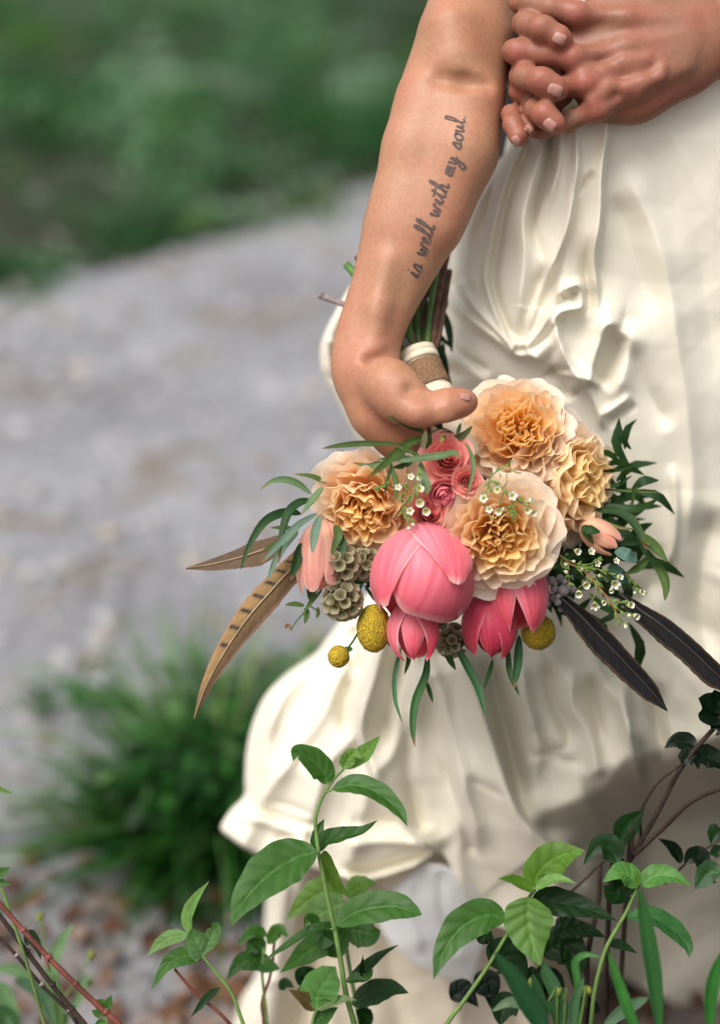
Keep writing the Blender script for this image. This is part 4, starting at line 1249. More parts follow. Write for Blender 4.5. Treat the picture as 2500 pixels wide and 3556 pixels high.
# ------------------------------------------------ small pink spray roses
def spray_rose(px, py, d, Rpx, face, seed, hue=0.0):
    r = np.random.default_rng(seed)
    R = S(Rpx, d); C = P(px, py, d); X, Y, A = frame(CD(*face))
    root = empty_part('spray_rose', C, BQ)
    layers = [(2, .10, .52), (3, .22, .50), (3, .36, .46), (4, .54, .40), (5, .76, .28), (5, 1.0, .06)]
    for li, (n, rr, rim) in enumerate(layers):
        s = li / 5; off = r.random() * 6.28
        for k in range(n):
            ph0 = off + 2 * math.pi * k / n + 0.1 * r.normal(); wd = math.pi / n * 1.55
            pk = 0.10 + 0.12 * r.random()
            def fn(u, v):
                hgt = 1 - 0.30 * np.abs(u) ** 2.2 + pk * np.exp(-(u / 0.25) ** 2) * s
                vv = v * hgt; br = 0.06; z0 = -0.8
                rad = br + (rr - br) * np.sin(np.clip(vv, 0, 1) * math.pi / 2) ** 0.8 + 0.30 * s * rr * np.clip(vv - 0.7, 0, 1) * 1.6 + 0.05 * u
                z = z0 + (rim - z0) * vv ** 1.1 - 0.45 * s * np.clip(vv - 0.78, 0, 1)
                phi = ph0 + u * wd * (0.3 + 0.7 * np.sin(np.clip(v * 1.2, 0, 1) * 1.57))
                rad = np.maximum(rad + 0.015 * np.sin(u * 7 + k) * v ** 3, 0.004)
                return C + R * (rad[..., None] * (np.cos(phi)[..., None] * X + np.sin(phi)[..., None] * Y) + z[..., None] * A)
            def colour(u, v):
                deep = lerp((0.78, 0.055, 0.065), (0.86, 0.20, 0.17), s); edge = lerp((0.88, 0.22, 0.22), (0.93, 0.50, 0.42), s)
                edge = lerp(edge, (0.90, 0.32, 0.40), hue)
                return lerp3(deep, edge, np.clip(v, 0, 1)[..., None] ** 1.4)
            link('petal', petal_sheet(fn, 11, 8, colour), root, M_SPRAY)
    cone = [(-1.25, .10), (-0.95, .34), (-0.72, .44), (-0.5, .30)]
    V, F = tube_vf([C + A * R * z for z, _ in cone], [R * q_ for _, q_ in cone], 10)
    link('calyx', mesh('calyx', V, F), root, M_STEM)
    return root
spray_rose(1552, 1590, 1.158, 86, (0.05, 0.15, 1), 21)
spray_rose(1622, 1672, 1.148, 50, (0.1, -0.05, 1), 22)
spray_rose(1540, 1712, 1.150, 54, (0.25, -0.55, 0.8), 23, 0.8)
spray_rose(1488, 1782, 1.155, 78, (0.15, 0.15, 1), 24)

# ------------------------------------------------ closed blooms: peonies and buds, petals lapped over a shell
def shell_bloom(name, px, py, d, Rr, Rz, axis, petals, base_c, deep_c, mat, label=None, tip_c=None, seed=0, nu=17, nv=15):
    r = np.random.default_rng(seed)
    C = P(px, py, d); A = CD(*axis); Rr = S(Rr, d); Rz = S(Rz, d)
    e1 = nrm(CD(0, 0, 1) - A * (CD(0, 0, 1) @ A)); e2 = np.cross(e1, A)
    if e2 @ RGT < 0: e2 = -e2
    root = empty_part(name, C, BQ)
    if label: root['label'] = label
    for (phi0, w0, th1, scl, point, out) in petals:
        ph0 = math.radians(phi0); t1 = math.radians(th1); t0 = 0.12
        a1 = r.random() * 6.28; mixd = r.random()
        def fn(u, v):
            tipv = 1 - 0.10 * (1 - point) * 0
            vv = v * (1 - (0.30 * (1 - point)) * np.abs(u) ** 2.5)
            th = t0 + (t1 - t0) * vv
            prof = np.sin(math.pi * np.clip(v, 0, 1) ** 0.62) ** (0.55 + 0.35 * point)
            prof = prof * point + (1 - point) * np.sin(np.clip(v * 1.5, 0, 1) * 1.57) ** 0.7
            ang = w0 * u * prof / np.maximum(np.sin(np.clip(th, 0.5, 2.5)), 0.55)
            ph = ph0 + ang + 0.04 * np.sin(v * 5 + a1)
            jag = 1 + 0.02 * vnoise(v * 14 + a1, u * 9, 0, seed + 3) * np.maximum(np.abs(u), v) ** 6 + 0.022 * vnoise(u * 1.6 + a1, v * 2.2, 2, seed + 9)
            k = scl * jag * (1 + out * np.clip(v - 0.55, 0, 1) ** 1.5 * 1.6) * (1 - 0.05 * np.abs(u) ** 2) + 0.012 * np.sin(3 * u + 4 * v + a1)
            R_ = k * Rr * np.sin(th); z = -np.cos(th) * Rz * k
            return C + R_[..., None] * (np.cos(ph)[..., None] * e1 + np.sin(ph)[..., None] * e2) + z[..., None] * A
        def colour(u, v):
            t = np.clip(v, 0, 1)[..., None]; au = np.abs(u)[..., None]
            c = lerp3(base_c, deep_c, np.clip(0.15 + 0.9 * t * (0.6 + 0.6 * mixd) - 0.25 * (au ** 2), 0, 1))
            st = (0.26 * vnoise(u * 15 + a1, v * 1.6, 0, seed + 1) + 0.14 * vnoise(u * 34, v * 3, 1, seed + 2))[..., None]
            c = c * (1 + st * np.array([0.2, 1.0, 0.8]))
            rim = np.clip((np.maximum(au, t) - 0.93) / 0.07, 0, 1)
            if tip_c is not None: c = lerp3(c, tip_c, rim * 0.75)
            return np.clip(c, 0, 1)
        link('petal', petal_sheet(fn, nu, nv, colour), root, mat)
    return root

PINK, DEEP, RIM = (0.92, 0.33, 0.39), (0.76, 0.050, 0.10), (0.94, 0.60, 0.56)
# phi: 0 faces the viewer, + right; w: half width; th: how far the petal reaches round; scale; pointedness; flare of the tip
shell_bloom('peony', 1470, 2010, 1.165, 182, 178, (-0.08, -1, 0.28),
            [(150, 1.0, 140, 0.96, .3, 0), (-150, 1.0, 140, 0.96, .3, 0), (100, 1.0, 138, 0.98, .2, 0), (34, 1.3, 156, 1.0, .05, -.05), (-95, .9, 130, 1.01, .4, 0),
             (-25, .5, 150, .94, .9, 0), (-54, .76, 130, 1.06, .85, .10), (28, .72, 104, 1.12, .75, .07)], PINK, DEEP, M_PEONY, 'big closed coral pink peony with lapped petals', RIM, 31, 45, 25)
shell_bloom('peony', 1432, 2195, 1.175, 92, 112, (0.05, -1, 0.15),
            [(170, 1.1, 150, .95, .5, 0), (-70, .8, 158, 1.0, 1, -.05), (60, .85, 150, 1.02, 1, .06), (0, .6, 165, .93, 1, 0)], PINK, DEEP, M_PEONY, 'small pointed coral bloom hanging under the big peony', RIM, 32)
shell_bloom('peony', 1785, 2058, 1.198, 118, 165, (0.10, -1, 0.20),
            [(165, 1.1, 140, .95, .5, 0), (100, .9, 150, .98, .6, 0), (-60, .8, 140, .98, .9, .02), (-30, .62, 146, 1.02, 1, 0.0), (38, .95, 150, 1.06, .95, .02)], PINK, DEEP, M_PEONY, 'slender coral peony bud beside the silver berries', RIM, 33, 37, 23)
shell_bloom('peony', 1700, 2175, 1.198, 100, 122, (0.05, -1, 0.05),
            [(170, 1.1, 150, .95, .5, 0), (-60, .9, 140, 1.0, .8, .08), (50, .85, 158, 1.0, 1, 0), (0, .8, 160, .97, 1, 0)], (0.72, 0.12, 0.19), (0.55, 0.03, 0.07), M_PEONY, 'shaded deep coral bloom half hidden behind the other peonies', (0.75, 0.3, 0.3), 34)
PEACH, PEACHD, PEACHR = (0.90, 0.64, 0.45), (0.87, 0.40, 0.33), (0.90, 0.55, 0.48)
b = shell_bloom('rose_bud', 1112, 1938, 1.185, 80, 128, (-0.10, -1, 0.25),
            [(170, 1.0, 150, .95, .5, 0), (110, .9, 150, 1.0, .4, .1), (-80, .9, 150, 1.05, .4, .3), (-20, .8, 150, 1.08, .5, .15), (40, .8, 130, 1.12, .4, .25)], PEACH, PEACHD, M_ROSE, 'peach rose bud with pink edges beside the seed pods', PEACHR, 35)
b2 = shell_bloom('rose_bud', 2080, 1862, 1.20, 52, 76, (0.75, -0.55, 0.3),
            [(170, 1.0, 150, .95, .5, 0), (110, .9, 150, 1.0, .6, .05), (-80, .9, 150, 1.03, .6, .2), (0, .9, 152, 1.06, .7, .12), (50, .8, 140, 1.1, .6, .2)], (0.85, 0.58, 0.38), (0.86, 0.42, 0.30), M_ROSE, 'little peach rose bud pointing out between the dark leaves', PEACHR, 36)

# ------------------------------------------------ leaves, sepals: lanceolate sheets along a path
def lance(name, path, wpx, tone, parent, mat=None, n=14, fold=0.25, face=None, tipt=None, roundness=1.0, curlside=0.0):
    """path: (px, py, d) points; wpx: half width in photograph pixels"""
    p = smooth_path(np.array([P(x, y, d) for x, y, d in path]), n)
    T = nrm(np.gradient(p, axis=0))
    f = CD(0, 0.25, 1) if face is None else np.asarray(face)
    side = nrm(np.cross(T, f)); nr = np.cross(side, T)
    t = np.linspace(0, 1, n)
    w = S(wpx) * np.clip(np.sin(math.pi * np.clip(t * 0.93 + 0.05, 0, 1) ** 0.85), 0, 1) ** (0.75 * roundness)
    w[-1] = S(0.4); w[0] = max(w[0] * 0.4, S(0.6))
    V, C = [], []
    us = [-1, -0.5, 0, 0.5, 1]
    tone = np.asarray(tone, float)
    for i in range(n):
        for u in us:
            V.append(p[i] + side[i] * u * w[i] - nr[i] * fold * w[i] * (1 - abs(u)) + nr[i] * curlside * w[i] * u)
            c = tone * (1.18 if u == 0 else 1.0) * (0.92 + 0.12 * t[i])
            if tipt is not None and t[i] > 0.85: c = lerp(c, tipt, (t[i] - 0.85) / 0.15)
            C.append(c)
    return link(name, fast_mesh(name, np.array(V), grid_faces(5, n), np.array(C)), parent, mat or M_NARROW)

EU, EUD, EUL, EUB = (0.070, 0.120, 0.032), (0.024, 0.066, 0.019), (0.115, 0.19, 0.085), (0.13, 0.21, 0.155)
TIP = (0.28, 0.12, 0.06)
for (x, y, w_, t_) in ((1160, 1840, 16, EU), (1178, 1880, 14, EUD)):
    lance('sepal', [(1165, 1822, 1.176), (x + 14, y + 20, 1.166), (1150 + (x - 1160), 1925, 1.166)], w_, t_, b)
lance('sepal', [(2022, 1825, 1.19), (2045, 1838, 1.18), (2085, 1848, 1.182)], 18, EUD, b2)
lance('sepal', [(2015, 1840, 1.19), (2040, 1860, 1.186), (2060, 1890, 1.19)], 12, EU, b2)

Z3 = lambda L: [(600 + .5576 * x, 1250 + .5576 * y) for x, y in L]
Z4 = lambda L: [(1200 + .3717 * x, 1250 + .3717 * y) for x, y in L]
Z5 = lambda L: [(1550 + .4957 * x, 1250 + .4957 * y) for x, y in L]
Z6 = lambda L: [(1200 + .4957 * x, 1750 + .4957 * y) for x, y in L]
def deep_path(L, d0, d1): return [(x, y, d0 + (d1 - d0) * i / (len(L) - 1)) for i, (x, y) in enumerate(L)]

LEAVES = [  # path from root to tip, half width, tone, depth at root, depth at tip
    (Z3([(1430, 525), (1200, 520), (1060, 530), (925, 552)]), 11, EU, 1.165, 1.150),
    (Z3([(1570, 478), (1450, 530), (1330, 640), (1210, 737)]), 16, EU, 1.160, 1.135),
    (Z3([(1480, 600), (1320, 625), (1230, 660), (1120, 640)]), 12, EUL, 1.170, 1.165),
    (Z3([(1575, 452), (1450, 400), (1335, 350)]), 12, EU, 1.165, 1.150),
    (Z3([(1500, 585), (1440, 545), (1390, 535)]), 7, EUL, 1.155, 1.150),
    (Z3([(860, 835), (780, 770), (700, 745), (620, 755), (545, 807)]), 13, EUL, 1.185, 1.175),
    (Z3([(990, 760), (920, 745), (860, 722), (755, 710)]), 11, EU, 1.190, 1.185),
    (Z3([(800, 960), (730, 945), (640, 965), (560, 1020), (480, 1150), (420, 1312)]), 16, EUD, 1.180, 1.150),
    (Z3([(860, 870), (780, 890), (720, 950), (680, 1080), (660, 1275)]), 17, EUD, 1.175, 1.150),
    (Z3([(900, 955), (790, 1020), (720, 1090), (640, 1170), (545, 1272)]), 13, EUB, 1.165, 1.140),
    (Z3([(915, 970), (885, 1080), (868, 1205)]), 16, EUB, 1.160, 1.140),
    (Z3([(935, 790), (870, 870), (800, 965)]), 15, EUL, 1.170, 1.160),
    (Z3([(740, 1090), (650, 1230), (592, 1372)]), 12, EUB, 1.180, 1.165),
    (Z3([(800, 1140), (775, 1250), (735, 1372)]), 17, EUD, 1.175, 1.160),
    (Z3([(780, 1075), (700, 1150), (655, 1265)]), 12, EUB, 1.180, 1.165),
    (Z3([(820, 1300), (855, 1400), (850, 1495)]), 16, EUD, 1.195, 1.190),
    (Z3([(780, 1060), (700, 1045), (605, 1045)]), 10, EU, 1.185, 1.180),
    (Z3([(760, 1080), (650, 1140), (545, 1195)]), 10, EU, 1.185, 1.175),
    (Z3([(930, 1430), (860, 1510), (830, 1560)]), 8, EU, 1.19, 1.185),
    (Z3([(820, 1530), (760, 1520), (700, 1525)]), 9, EU, 1.19, 1.185),
    (Z3([(830, 1540), (835, 1590), (825, 1640)]), 11, EU, 1.19, 1.185),
    (Z3([(905, 1540), (905, 1580), (895, 1610)]), 7, (0.16, 0.10, 0.03), 1.19, 1.185),
    (Z3([(700, 1670), (720, 1655), (745, 1690)]), 7, (0.22, 0.11, 0.06), 1.19, 1.185),
    (Z3([(1355, 640), (1390, 780), (1385, 895)]), 9, EU, 1.150, 1.135),
    (Z3([(1365, 650), (1340, 740), (1315, 850)]), 6, EUD, 1.150, 1.140),
    (Z4([(690, 920), (640, 870), (470, 800)]), 7, EU, 1.150, 1.145),
    (Z4([(480, 950), (700, 915), (900, 890), (1010, 865), (1085, 928)]), 15, EUL, 1.150, 1.130),
    (Z4([(1120, 770), (1180, 900), (1185, 1060), (1110, 1345)]), 8, EUL, 1.150, 1.125),
    (Z4([(895, 650), (850, 560), (825, 400)]), 13, EUD, 1.165, 1.140),
    (Z4([(880, 640), (830, 600), (800, 540)]), 8, EUB, 1.165, 1.150),
    (Z4([(1040, 700), (1060, 640), (1078, 588)]), 7, EUL, 1.160, 1.150),
    (Z4([(1000, 740), (1100, 700), (1185, 615)]), 13, EUL, 1.165, 1.155),
    (Z4([(720, 830), (735, 740), (750, 655)]), 11, (0.35, 0.36, 0.25), 1.155, 1.140),
    (Z4([(770, 840), (775, 760), (790, 680)]), 13, EU, 1.160, 1.150),
    (Z4([(800, 690), (900, 655), (1010, 680)]), 9, EU, 1.165, 1.16),
    (Z4([(930, 740), (910, 720), (890, 775)]), 9, (0.17, 0.22, 0.05), 1.155, 1.145),
    (Z4([(700, 950), (720, 1080), (770, 1180), (740, 1270)]), 14, EUL, 1.155, 1.140),
    (Z4([(640, 900), (560, 980), (430, 1010)]), 12, EUD, 1.170, 1.160),
    (Z4([(560, 830), (500, 900), (380, 960)]), 12, EU, 1.165, 1.155),
    (Z4([(410, 1000), (470, 1130), (465, 1340)]), 9, EUL, 1.155, 1.140),
    (Z5([(1060, 775), (1200, 770), (1335, 733)]), 8, EUD, 1.225, 1.205),
    (Z5([(1060, 905), (1200, 870), (1300, 808)]), 9, EUD, 1.225, 1.205),
    (Z5([(1080, 905), (1300, 920), (1485, 930)]), 5, EU, 1.225, 1.195),
    (Z5([(1030, 1010), (1300, 1040), (1400, 1020), (1485, 968)]), 15, EUD, 1.225, 1.185),
    (Z5([(1040, 1050), (1200, 1060), (1310, 1150), (1400, 1335)]), 16, EUD, 1.21, 1.175),
    (Z5([(1180, 1060), (1290, 1110), (1370, 1240), (1420, 1300)]), 15, EU, 1.205, 1.170),
    (Z5([(1350, 1215), (1450, 1300), (1545, 1412)]), 19, EU, 1.195, 1.165),
    (Z5([(1350, 1285), (1440, 1390), (1535, 1412)]), 12, EUD, 1.20, 1.170),
    (Z5([(1390, 1270), (1280, 1280), (1190, 1290)]), 13, EUD, 1.21, 1.195),
    (Z5([(1430, 1395), (1500, 1480), (1535, 1580), (1528, 1690)]), 17, EU, 1.195, 1.170),
    (Z5([(1420, 1380), (1350, 1450), (1245, 1505)]), 15, EU, 1.20, 1.185),
    (Z5([(1240, 960), (1235, 860), (1240, 770)]), 17, EUD, 1.225, 1.205),
    (Z5([(1300, 1020), (1310, 930), (1340, 880)]), 7, EU, 1.215, 1.200),
    (Z5([(1100, 1130), (1200, 1170), (1330, 1190)]), 6, (0.14, 0.14, 0.05), 1.20, 1.185),
    (Z6([(385, 1010), (345, 1200), (350, 1380), (402, 1545)]), 9, (0.06, 0.15, 0.08), 1.205, 1.185),
    (Z6([(430, 1030), (440, 1100), (412, 1195)]), 10, EUD, 1.21, 1.20),
    (Z6([(575, 1040), (560, 1200), (490, 1380), (470, 1560), (485, 1705)]), 15, (0.03, 0.10, 0.025), 1.20, 1.170),
    (Z6([(565, 1240), (590, 1320), (612, 1395)]), 8, EUD, 1.205, 1.19),
    (Z6([(765, 985), (850, 1130), (930, 1290), (975, 1480)]), 16, (0.025, 0.085, 0.03), 1.205, 1.185),
    (Z6([(700, 1020), (730, 1090), (772, 1165)]), 12, EUD, 1.21, 1.20),
    (Z6([(1030, 1090), (1000, 1200), (963, 1300)]), 9, EUD, 1.21, 1.195),
    (Z6([(1215, 920), (1205, 1120), (1178, 1295)]), 16, (0.025, 0.085, 0.03), 1.21, 1.19),
    (Z6([(1135, 1000), (1150, 1180), (1215, 1345)]), 11, EUD, 1.21, 1.195),
    (Z6([(300, 930), (320, 980), (345, 1010)]), 13, EUD, 1.205, 1.20),
]
for i, (L_, w_, t_, d0, d1) in enumerate(LEAVES):
    lance('narrow_leaf', deep_path(L_, d0, d1), w_, np.array(t_) * (0.85 + 0.3 * rng.random()), BQ, tipt=TIP if rng.random() < 0.6 else None, fold=0.2 + 0.3 * rng.random(),
          face=CD(0.3 * rng.standard_normal(), 0.3 + 0.3 * rng.standard_normal(), 1), n=16)
lance('round_leaf', [(2140, 1905, 1.19), (2175, 1925, 1.178), (2213, 1945, 1.185)], 24, (0.10, 0.19, 0.155), BQ, roundness=0.6, n=12)
lance('round_leaf', [(2120, 1960, 1.21), (2150, 1995, 1.20), (2190, 2020, 1.205)], 24, (0.04, 0.10, 0.07), BQ, roundness=0.6, n=12)
lance('leaflet', [(1225, 2252, 1.19), (1205, 2256, 1.187), (1196, 2262, 1.19)][::-1], 12, (0.05, 0.16, 0.05), BQ, roundness=0.7)

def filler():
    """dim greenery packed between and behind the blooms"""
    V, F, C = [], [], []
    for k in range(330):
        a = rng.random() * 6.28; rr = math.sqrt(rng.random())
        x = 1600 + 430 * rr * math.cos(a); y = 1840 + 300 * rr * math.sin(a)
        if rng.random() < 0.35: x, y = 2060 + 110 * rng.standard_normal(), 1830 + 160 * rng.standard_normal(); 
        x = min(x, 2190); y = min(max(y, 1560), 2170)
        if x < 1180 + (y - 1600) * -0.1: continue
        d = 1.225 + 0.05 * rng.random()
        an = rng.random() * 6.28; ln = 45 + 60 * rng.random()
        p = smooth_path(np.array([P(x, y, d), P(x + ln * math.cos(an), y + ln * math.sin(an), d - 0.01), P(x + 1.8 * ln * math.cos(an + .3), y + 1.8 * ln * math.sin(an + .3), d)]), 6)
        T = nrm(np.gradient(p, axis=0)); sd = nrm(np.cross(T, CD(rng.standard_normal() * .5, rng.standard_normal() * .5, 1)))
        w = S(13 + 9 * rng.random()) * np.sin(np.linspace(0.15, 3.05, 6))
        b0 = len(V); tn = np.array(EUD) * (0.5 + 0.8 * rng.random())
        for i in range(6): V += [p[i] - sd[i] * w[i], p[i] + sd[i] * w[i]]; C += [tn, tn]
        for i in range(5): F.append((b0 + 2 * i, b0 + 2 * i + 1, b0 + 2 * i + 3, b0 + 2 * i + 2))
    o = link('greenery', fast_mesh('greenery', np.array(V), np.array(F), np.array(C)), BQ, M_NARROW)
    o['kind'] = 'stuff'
filler()

# ------------------------------------------------ seed pods: papery cups on a ball
def cup_mesh():
    V, F, C = [], [], []; n = 10
    prof = [(0.05, 0.0), (0.35, 0.25), (0.62, 0.62), (0.92, 1.0), (1.02, 1.06)]
    for j, (r_, z) in enumerate(prof):
        for k in range(n):
            a = 2 * math.pi * k / n; w_ = 1 + (0.10 * (k % 2) - 0.05) * (j > 2)
            V.append((r_ * w_ * math.cos(a), r_ * w_ * math.sin(a), z + 0.06 * ((k % 2) - .5) * (j == 4)))
            C.append(lerp((0.12, 0.14, 0.03), (0.56, 0.49, 0.33), j / 4))
    for j in range(4):
        for k in range(n): F.append((j * n + k, j * n + (k + 1) % n, (j + 1) * n + (k + 1) % n, (j + 1) * n + k))
    b0 = len(V)                                               # five pointed star in the middle
    for k in range(10):
        a = math.pi * k / 5; r_ = 0.42 if k % 2 == 0 else 0.12
        V.append((r_ * math.cos(a), r_ * math.sin(a), 0.55 if k % 2 == 0 else 0.4)); C.append((0.20, 0.20, 0.05))
    V.append((0, 0, 0.32)); C.append((0.10, 0.10, 0.02))
    for k in range(10): F.append((b0 + k, b0 + (k + 1) % 10, b0 + 10, b0 + 10))
    me = mesh('cup', V, [q_ if q_[2] != q_[3] else q_[:3] for q_ in F], np.array(C))
    me.materials.append(M_POD)
    me.polygons.foreach_set('use_smooth', [True] * len(me.polygons))
    return me
M_POD = tone_sheet('papery_pod', 0.6, 0.35, 0.3, 200, 0.3, 0.25)
CUP = cup_mesh()
M_PODCORE = simple('pod_core', (0.14, 0.12, 0.035), 0.8, 0.4, 120)
def seed_pod(px, py, d, Rpx, seed, label=None):
    R = S(Rpx, d); C = P(px, py, d)
    V, F = ICO2
    V = V * R * 0.72 + C
    core = link('seed_pod', mesh('seed_pod', V, F), BQ, M_PODCORE)
    if label: core['label'] = label
    n = 44; r = np.random.default_rng(seed)
    for i in range(n):
        z = 1 - 2 * (i + .5) / n; a = i * 2.39996 + seed
        dr = nrm(np.array([math.sqrt(1 - z * z) * math.cos(a), math.sqrt(1 - z * z) * math.sin(a), z]) + 0.05 * r.normal(size=3))
        if dr @ (EYE - C) < -0.25 * np.linalg.norm(EYE - C): continue
        X, Y, A = frame(dr); s = R * 0.295 * (0.92 + 0.16 * r.random())
        inst('cup', CUP, core, C + dr * R * 0.66, X, Y, A, s)
seed_pod(1182, 1962, 1.178, 74, 1)
seed_pod(1268, 1958, 1.190, 62, 5)
seed_pod(1190, 2086, 1.178, 74, 9)
seed_pod(1570, 2225, 1.215, 62, 12)

# ------------------------------------------------ yellow button blooms
def button(px, py, d, rx, ry, label):
    C = P(px, py, d); n = 1500
    i = np.arange(n); z = 1 - 2 * (i + .5) / n; a = i * 2.39996
    D = np.stack([np.sqrt(1 - z * z) * np.cos(a), np.sqrt(1 - z * z) * np.sin(a), z], 1)
    V = nrm(ICO2[0]); F = ICO2[1]
    # subdivide twice more, then press the florets out
    for _ in range(2):
        Vl = [tuple(p) for p in V]; mid = {}; G = []
        def m(a_, b_):
            k = (min(a_, b_), max(a_, b_))
            if k not in mid: Vl.append(tuple(nrm((np.array(Vl[a_]) + np.array(Vl[b_])) / 2))); mid[k] = len(Vl) - 1
            return mid[k]
        for a_, b_, c_ in F:
            x, y, w_ = m(a_, b_), m(b_, c_), m(c_, a_); G += [(a_, x, w_), (b_, y, x), (c_, w_, y), (x, y, w_)]
        V, F = np.array(Vl), np.array(G)
    V = V * (1 + 0.028 * vnoise(V[:, 0] * 13, V[:, 1] * 13, V[:, 2] * 13, 3)[:, None] + 0.02 * vnoise(V[:, 0] * 27, V[:, 1] * 27, V[:, 2] * 27, 4)[:, None])
    W = C + V[:, :1] * S(rx, d) * RGT + V[:, 1:2] * S(ry, d) * UPV + V[:, 2:] * S(rx, d) * -FWD
    m_ = bpy.data.materials.get('yellow_button')
    if m_ is None:
        m_ = bpy.data.materials.new('yellow_button')
        nt, N, L, bs = nodes_of(m_)
        tc = nt.nodes.new('ShaderNodeTexCoord'); vo = nt.nodes.new('ShaderNodeTexVoronoi'); vo.inputs['Scale'].default_value = 620
        L.new(tc.outputs['Object'], vo.inputs['Vector'])
        n2 = noise_tex(nt, 90, 3)
        c1 = ramp(nt, vo.outputs['Distance'], [(0.1, (0.62, 0.46, 0.02)), (0.65, (0.30, 0.19, 0.005))])
        L.new(mixc(nt, c1, (0.26, 0.20, 0.01), ramp(nt, n2.outputs['Fac'], [(0.45, (0, 0, 0)), (0.7, (0.7,) * 3)])), bs.inputs['Base Color'])
        bs.inputs['Roughness'].default_value = 0.8
        mm = nt.nodes.new('ShaderNodeMath'); mm.operation = 'SUBTRACT'; mm.inputs[0].default_value = 1; L.new(vo.outputs['Distance'], mm.inputs[1])
        bump(nt, mm.outputs[0], 0.8, 0.0015, bs)
    o = link('button_bloom', mesh('button_bloom', W, F), BQ, m_)
    o['label'] = label
button(1298, 2182, 1.185, 60, 84, 'large oval mustard yellow button bloom')
button(1176, 2280, 1.185, 38, 39, 'small round mustard yellow button bloom')
button(1868, 2195, 1.225, 60, 62, 'mustard yellow button bloom behind the slender peony')
tube('stem', [P(1195, 2262, 1.187), P(1220, 2235, 1.19), P(1260, 2170, 1.205)], [0.0009, 0.0009, 0.001], M_STEM, BQ, 6, 8)

# ------------------------------------------------ silver berries
tube('stem', [P(1105, 2040, 1.195), P(1080, 2080, 1.19), P(1062, 2120, 1.188), P(1058, 2165, 1.187)], [0.0012, 0.0011, 0.0009, 0.0006], M_STEM, BQ, 6, 12)
tube('stem', [P(1062, 2120, 1.188), P(1035, 2150, 1.187), P(1010, 2185, 1.186)], [0.0008, 0.0007, 0.0005], M_STEM, BQ, 6, 8)
tube('stem', [P(1070, 2100, 1.188), P(1100, 2120, 1.187), P(1104, 2140, 1.187)], [0.0008, 0.0007, 0.0005], M_STEM, BQ, 6, 8)
M_BERRY = simple('silver_berry', (0.30, 0.27, 0.28), 0.7, 0.35, 500, 0.3, 0.6, 700)
bc = empty_part('berry_cluster', P(1950, 2050, 1.20), BQ)
me_b = mesh('berry', ICO2[0] * (1 + 0.05 * rng.standard_normal((len(ICO2[0]), 1))), ICO2[1]); me_b.materials.append(M_BERRY)
me_b.polygons.foreach_set('use_smooth', [True] * len(me_b.polygons))
for x, y, r_ in ((1885, 2035, 17), (1915, 2018, 17), (1890, 2000, 15), (1945, 2010, 17), (1957, 2050, 22), (1918, 2075, 16), (1970, 2085, 18), (1935, 2092, 14), (1990, 2050, 15), (1898, 2062, 14), (1925, 2045, 15), (1960, 2020, 13), (1900, 2098, 13), (1948, 2115, 13)):
    inst('berry', me_b, bc, P(x, y, 1.205 + 0.006 * rng.standard_normal()), *frame(nrm(rng.standard_normal(3))), S(r_))

# ------------------------------------------------ wax flower: wiry stems, needle leaves, small white cups
def wax_mesh(open_):
    V, F, C = [], [], []; n = 10
    prof = [(0.10, -1.5), (0.20, -1.2), (0.52, -0.35), (0.62, 0.0), (0.50, 0.04), (0.30, -0.15), (0.02, -0.2)]
    cols = [(0.16, 0.24, 0.04), (0.20, 0.30, 0.05), (0.34, 0.42, 0.10), (0.70, 0.72, 0.52), (0.60, 0.55, 0.20), (0.42, 0.36, 0.08), (0.25, 0.22, 0.04)]
    for (r_, z), c in zip(prof, cols):
        for k in range(n):
            a = 2 * math.pi * k / n; V.append((r_ * math.cos(a), r_ * math.sin(a), z)); C.append(c)
    for j in range(len(prof) - 1):
        for k in range(n): F.append((j * n + k, j * n + (k + 1) % n, (j + 1) * n + (k + 1) % n, (j + 1) * n + k))
    for k in range(5):                                         # white petals
        a0 = 2 * math.pi * k / 5; b0 = len(V)
        for j, v in enumerate((0, .35, .7, 1)):
            for u in (-1, -.5, 0, .5, 1):
                ww = 0.44 * math.sin(0.5 + 2.4 * v) if v < 1 else 0.20
                rr = 0.52 + open_ * 0.62 * v - 0.28 * (1 - open_) * v * v; zz = 0.0 + (0.62 - 0.35 * open_) * v + 0.10 * u * u * (1 - .5 * open_)
                a = a0 + u * ww / max(rr, .3)
                V.append((rr * math.cos(a), rr * math.sin(a), zz)); C.append((0.80, 0.80, 0.74))
        for j in range(3):
            for i in range(4): F.append((b0 + j * 5 + i, b0 + j * 5 + i + 1, b0 + (j + 1) * 5 + i + 1, b0 + (j + 1) * 5 + i))
    me = mesh('blossom', V, F, np.array(C)); me.materials.append(M_WAX)
    me.polygons.foreach_set('use_smooth', [True] * len(me.polygons))
    return me
M_WAX = tone_sheet('wax_blossom', 0.4, 0.2, 0.4)
WAX = [wax_mesh(0.15), wax_mesh(0.55), wax_mesh(0.9)]
M_SPRIG = simple('sprig_stem', (0.17, 0.22, 0.05), 0.5, 0.3, 90)
M_REDSPRIG = simple('red_sprig_stem', (0.30, 0.12, 0.06), 0.5, 0.3, 90)
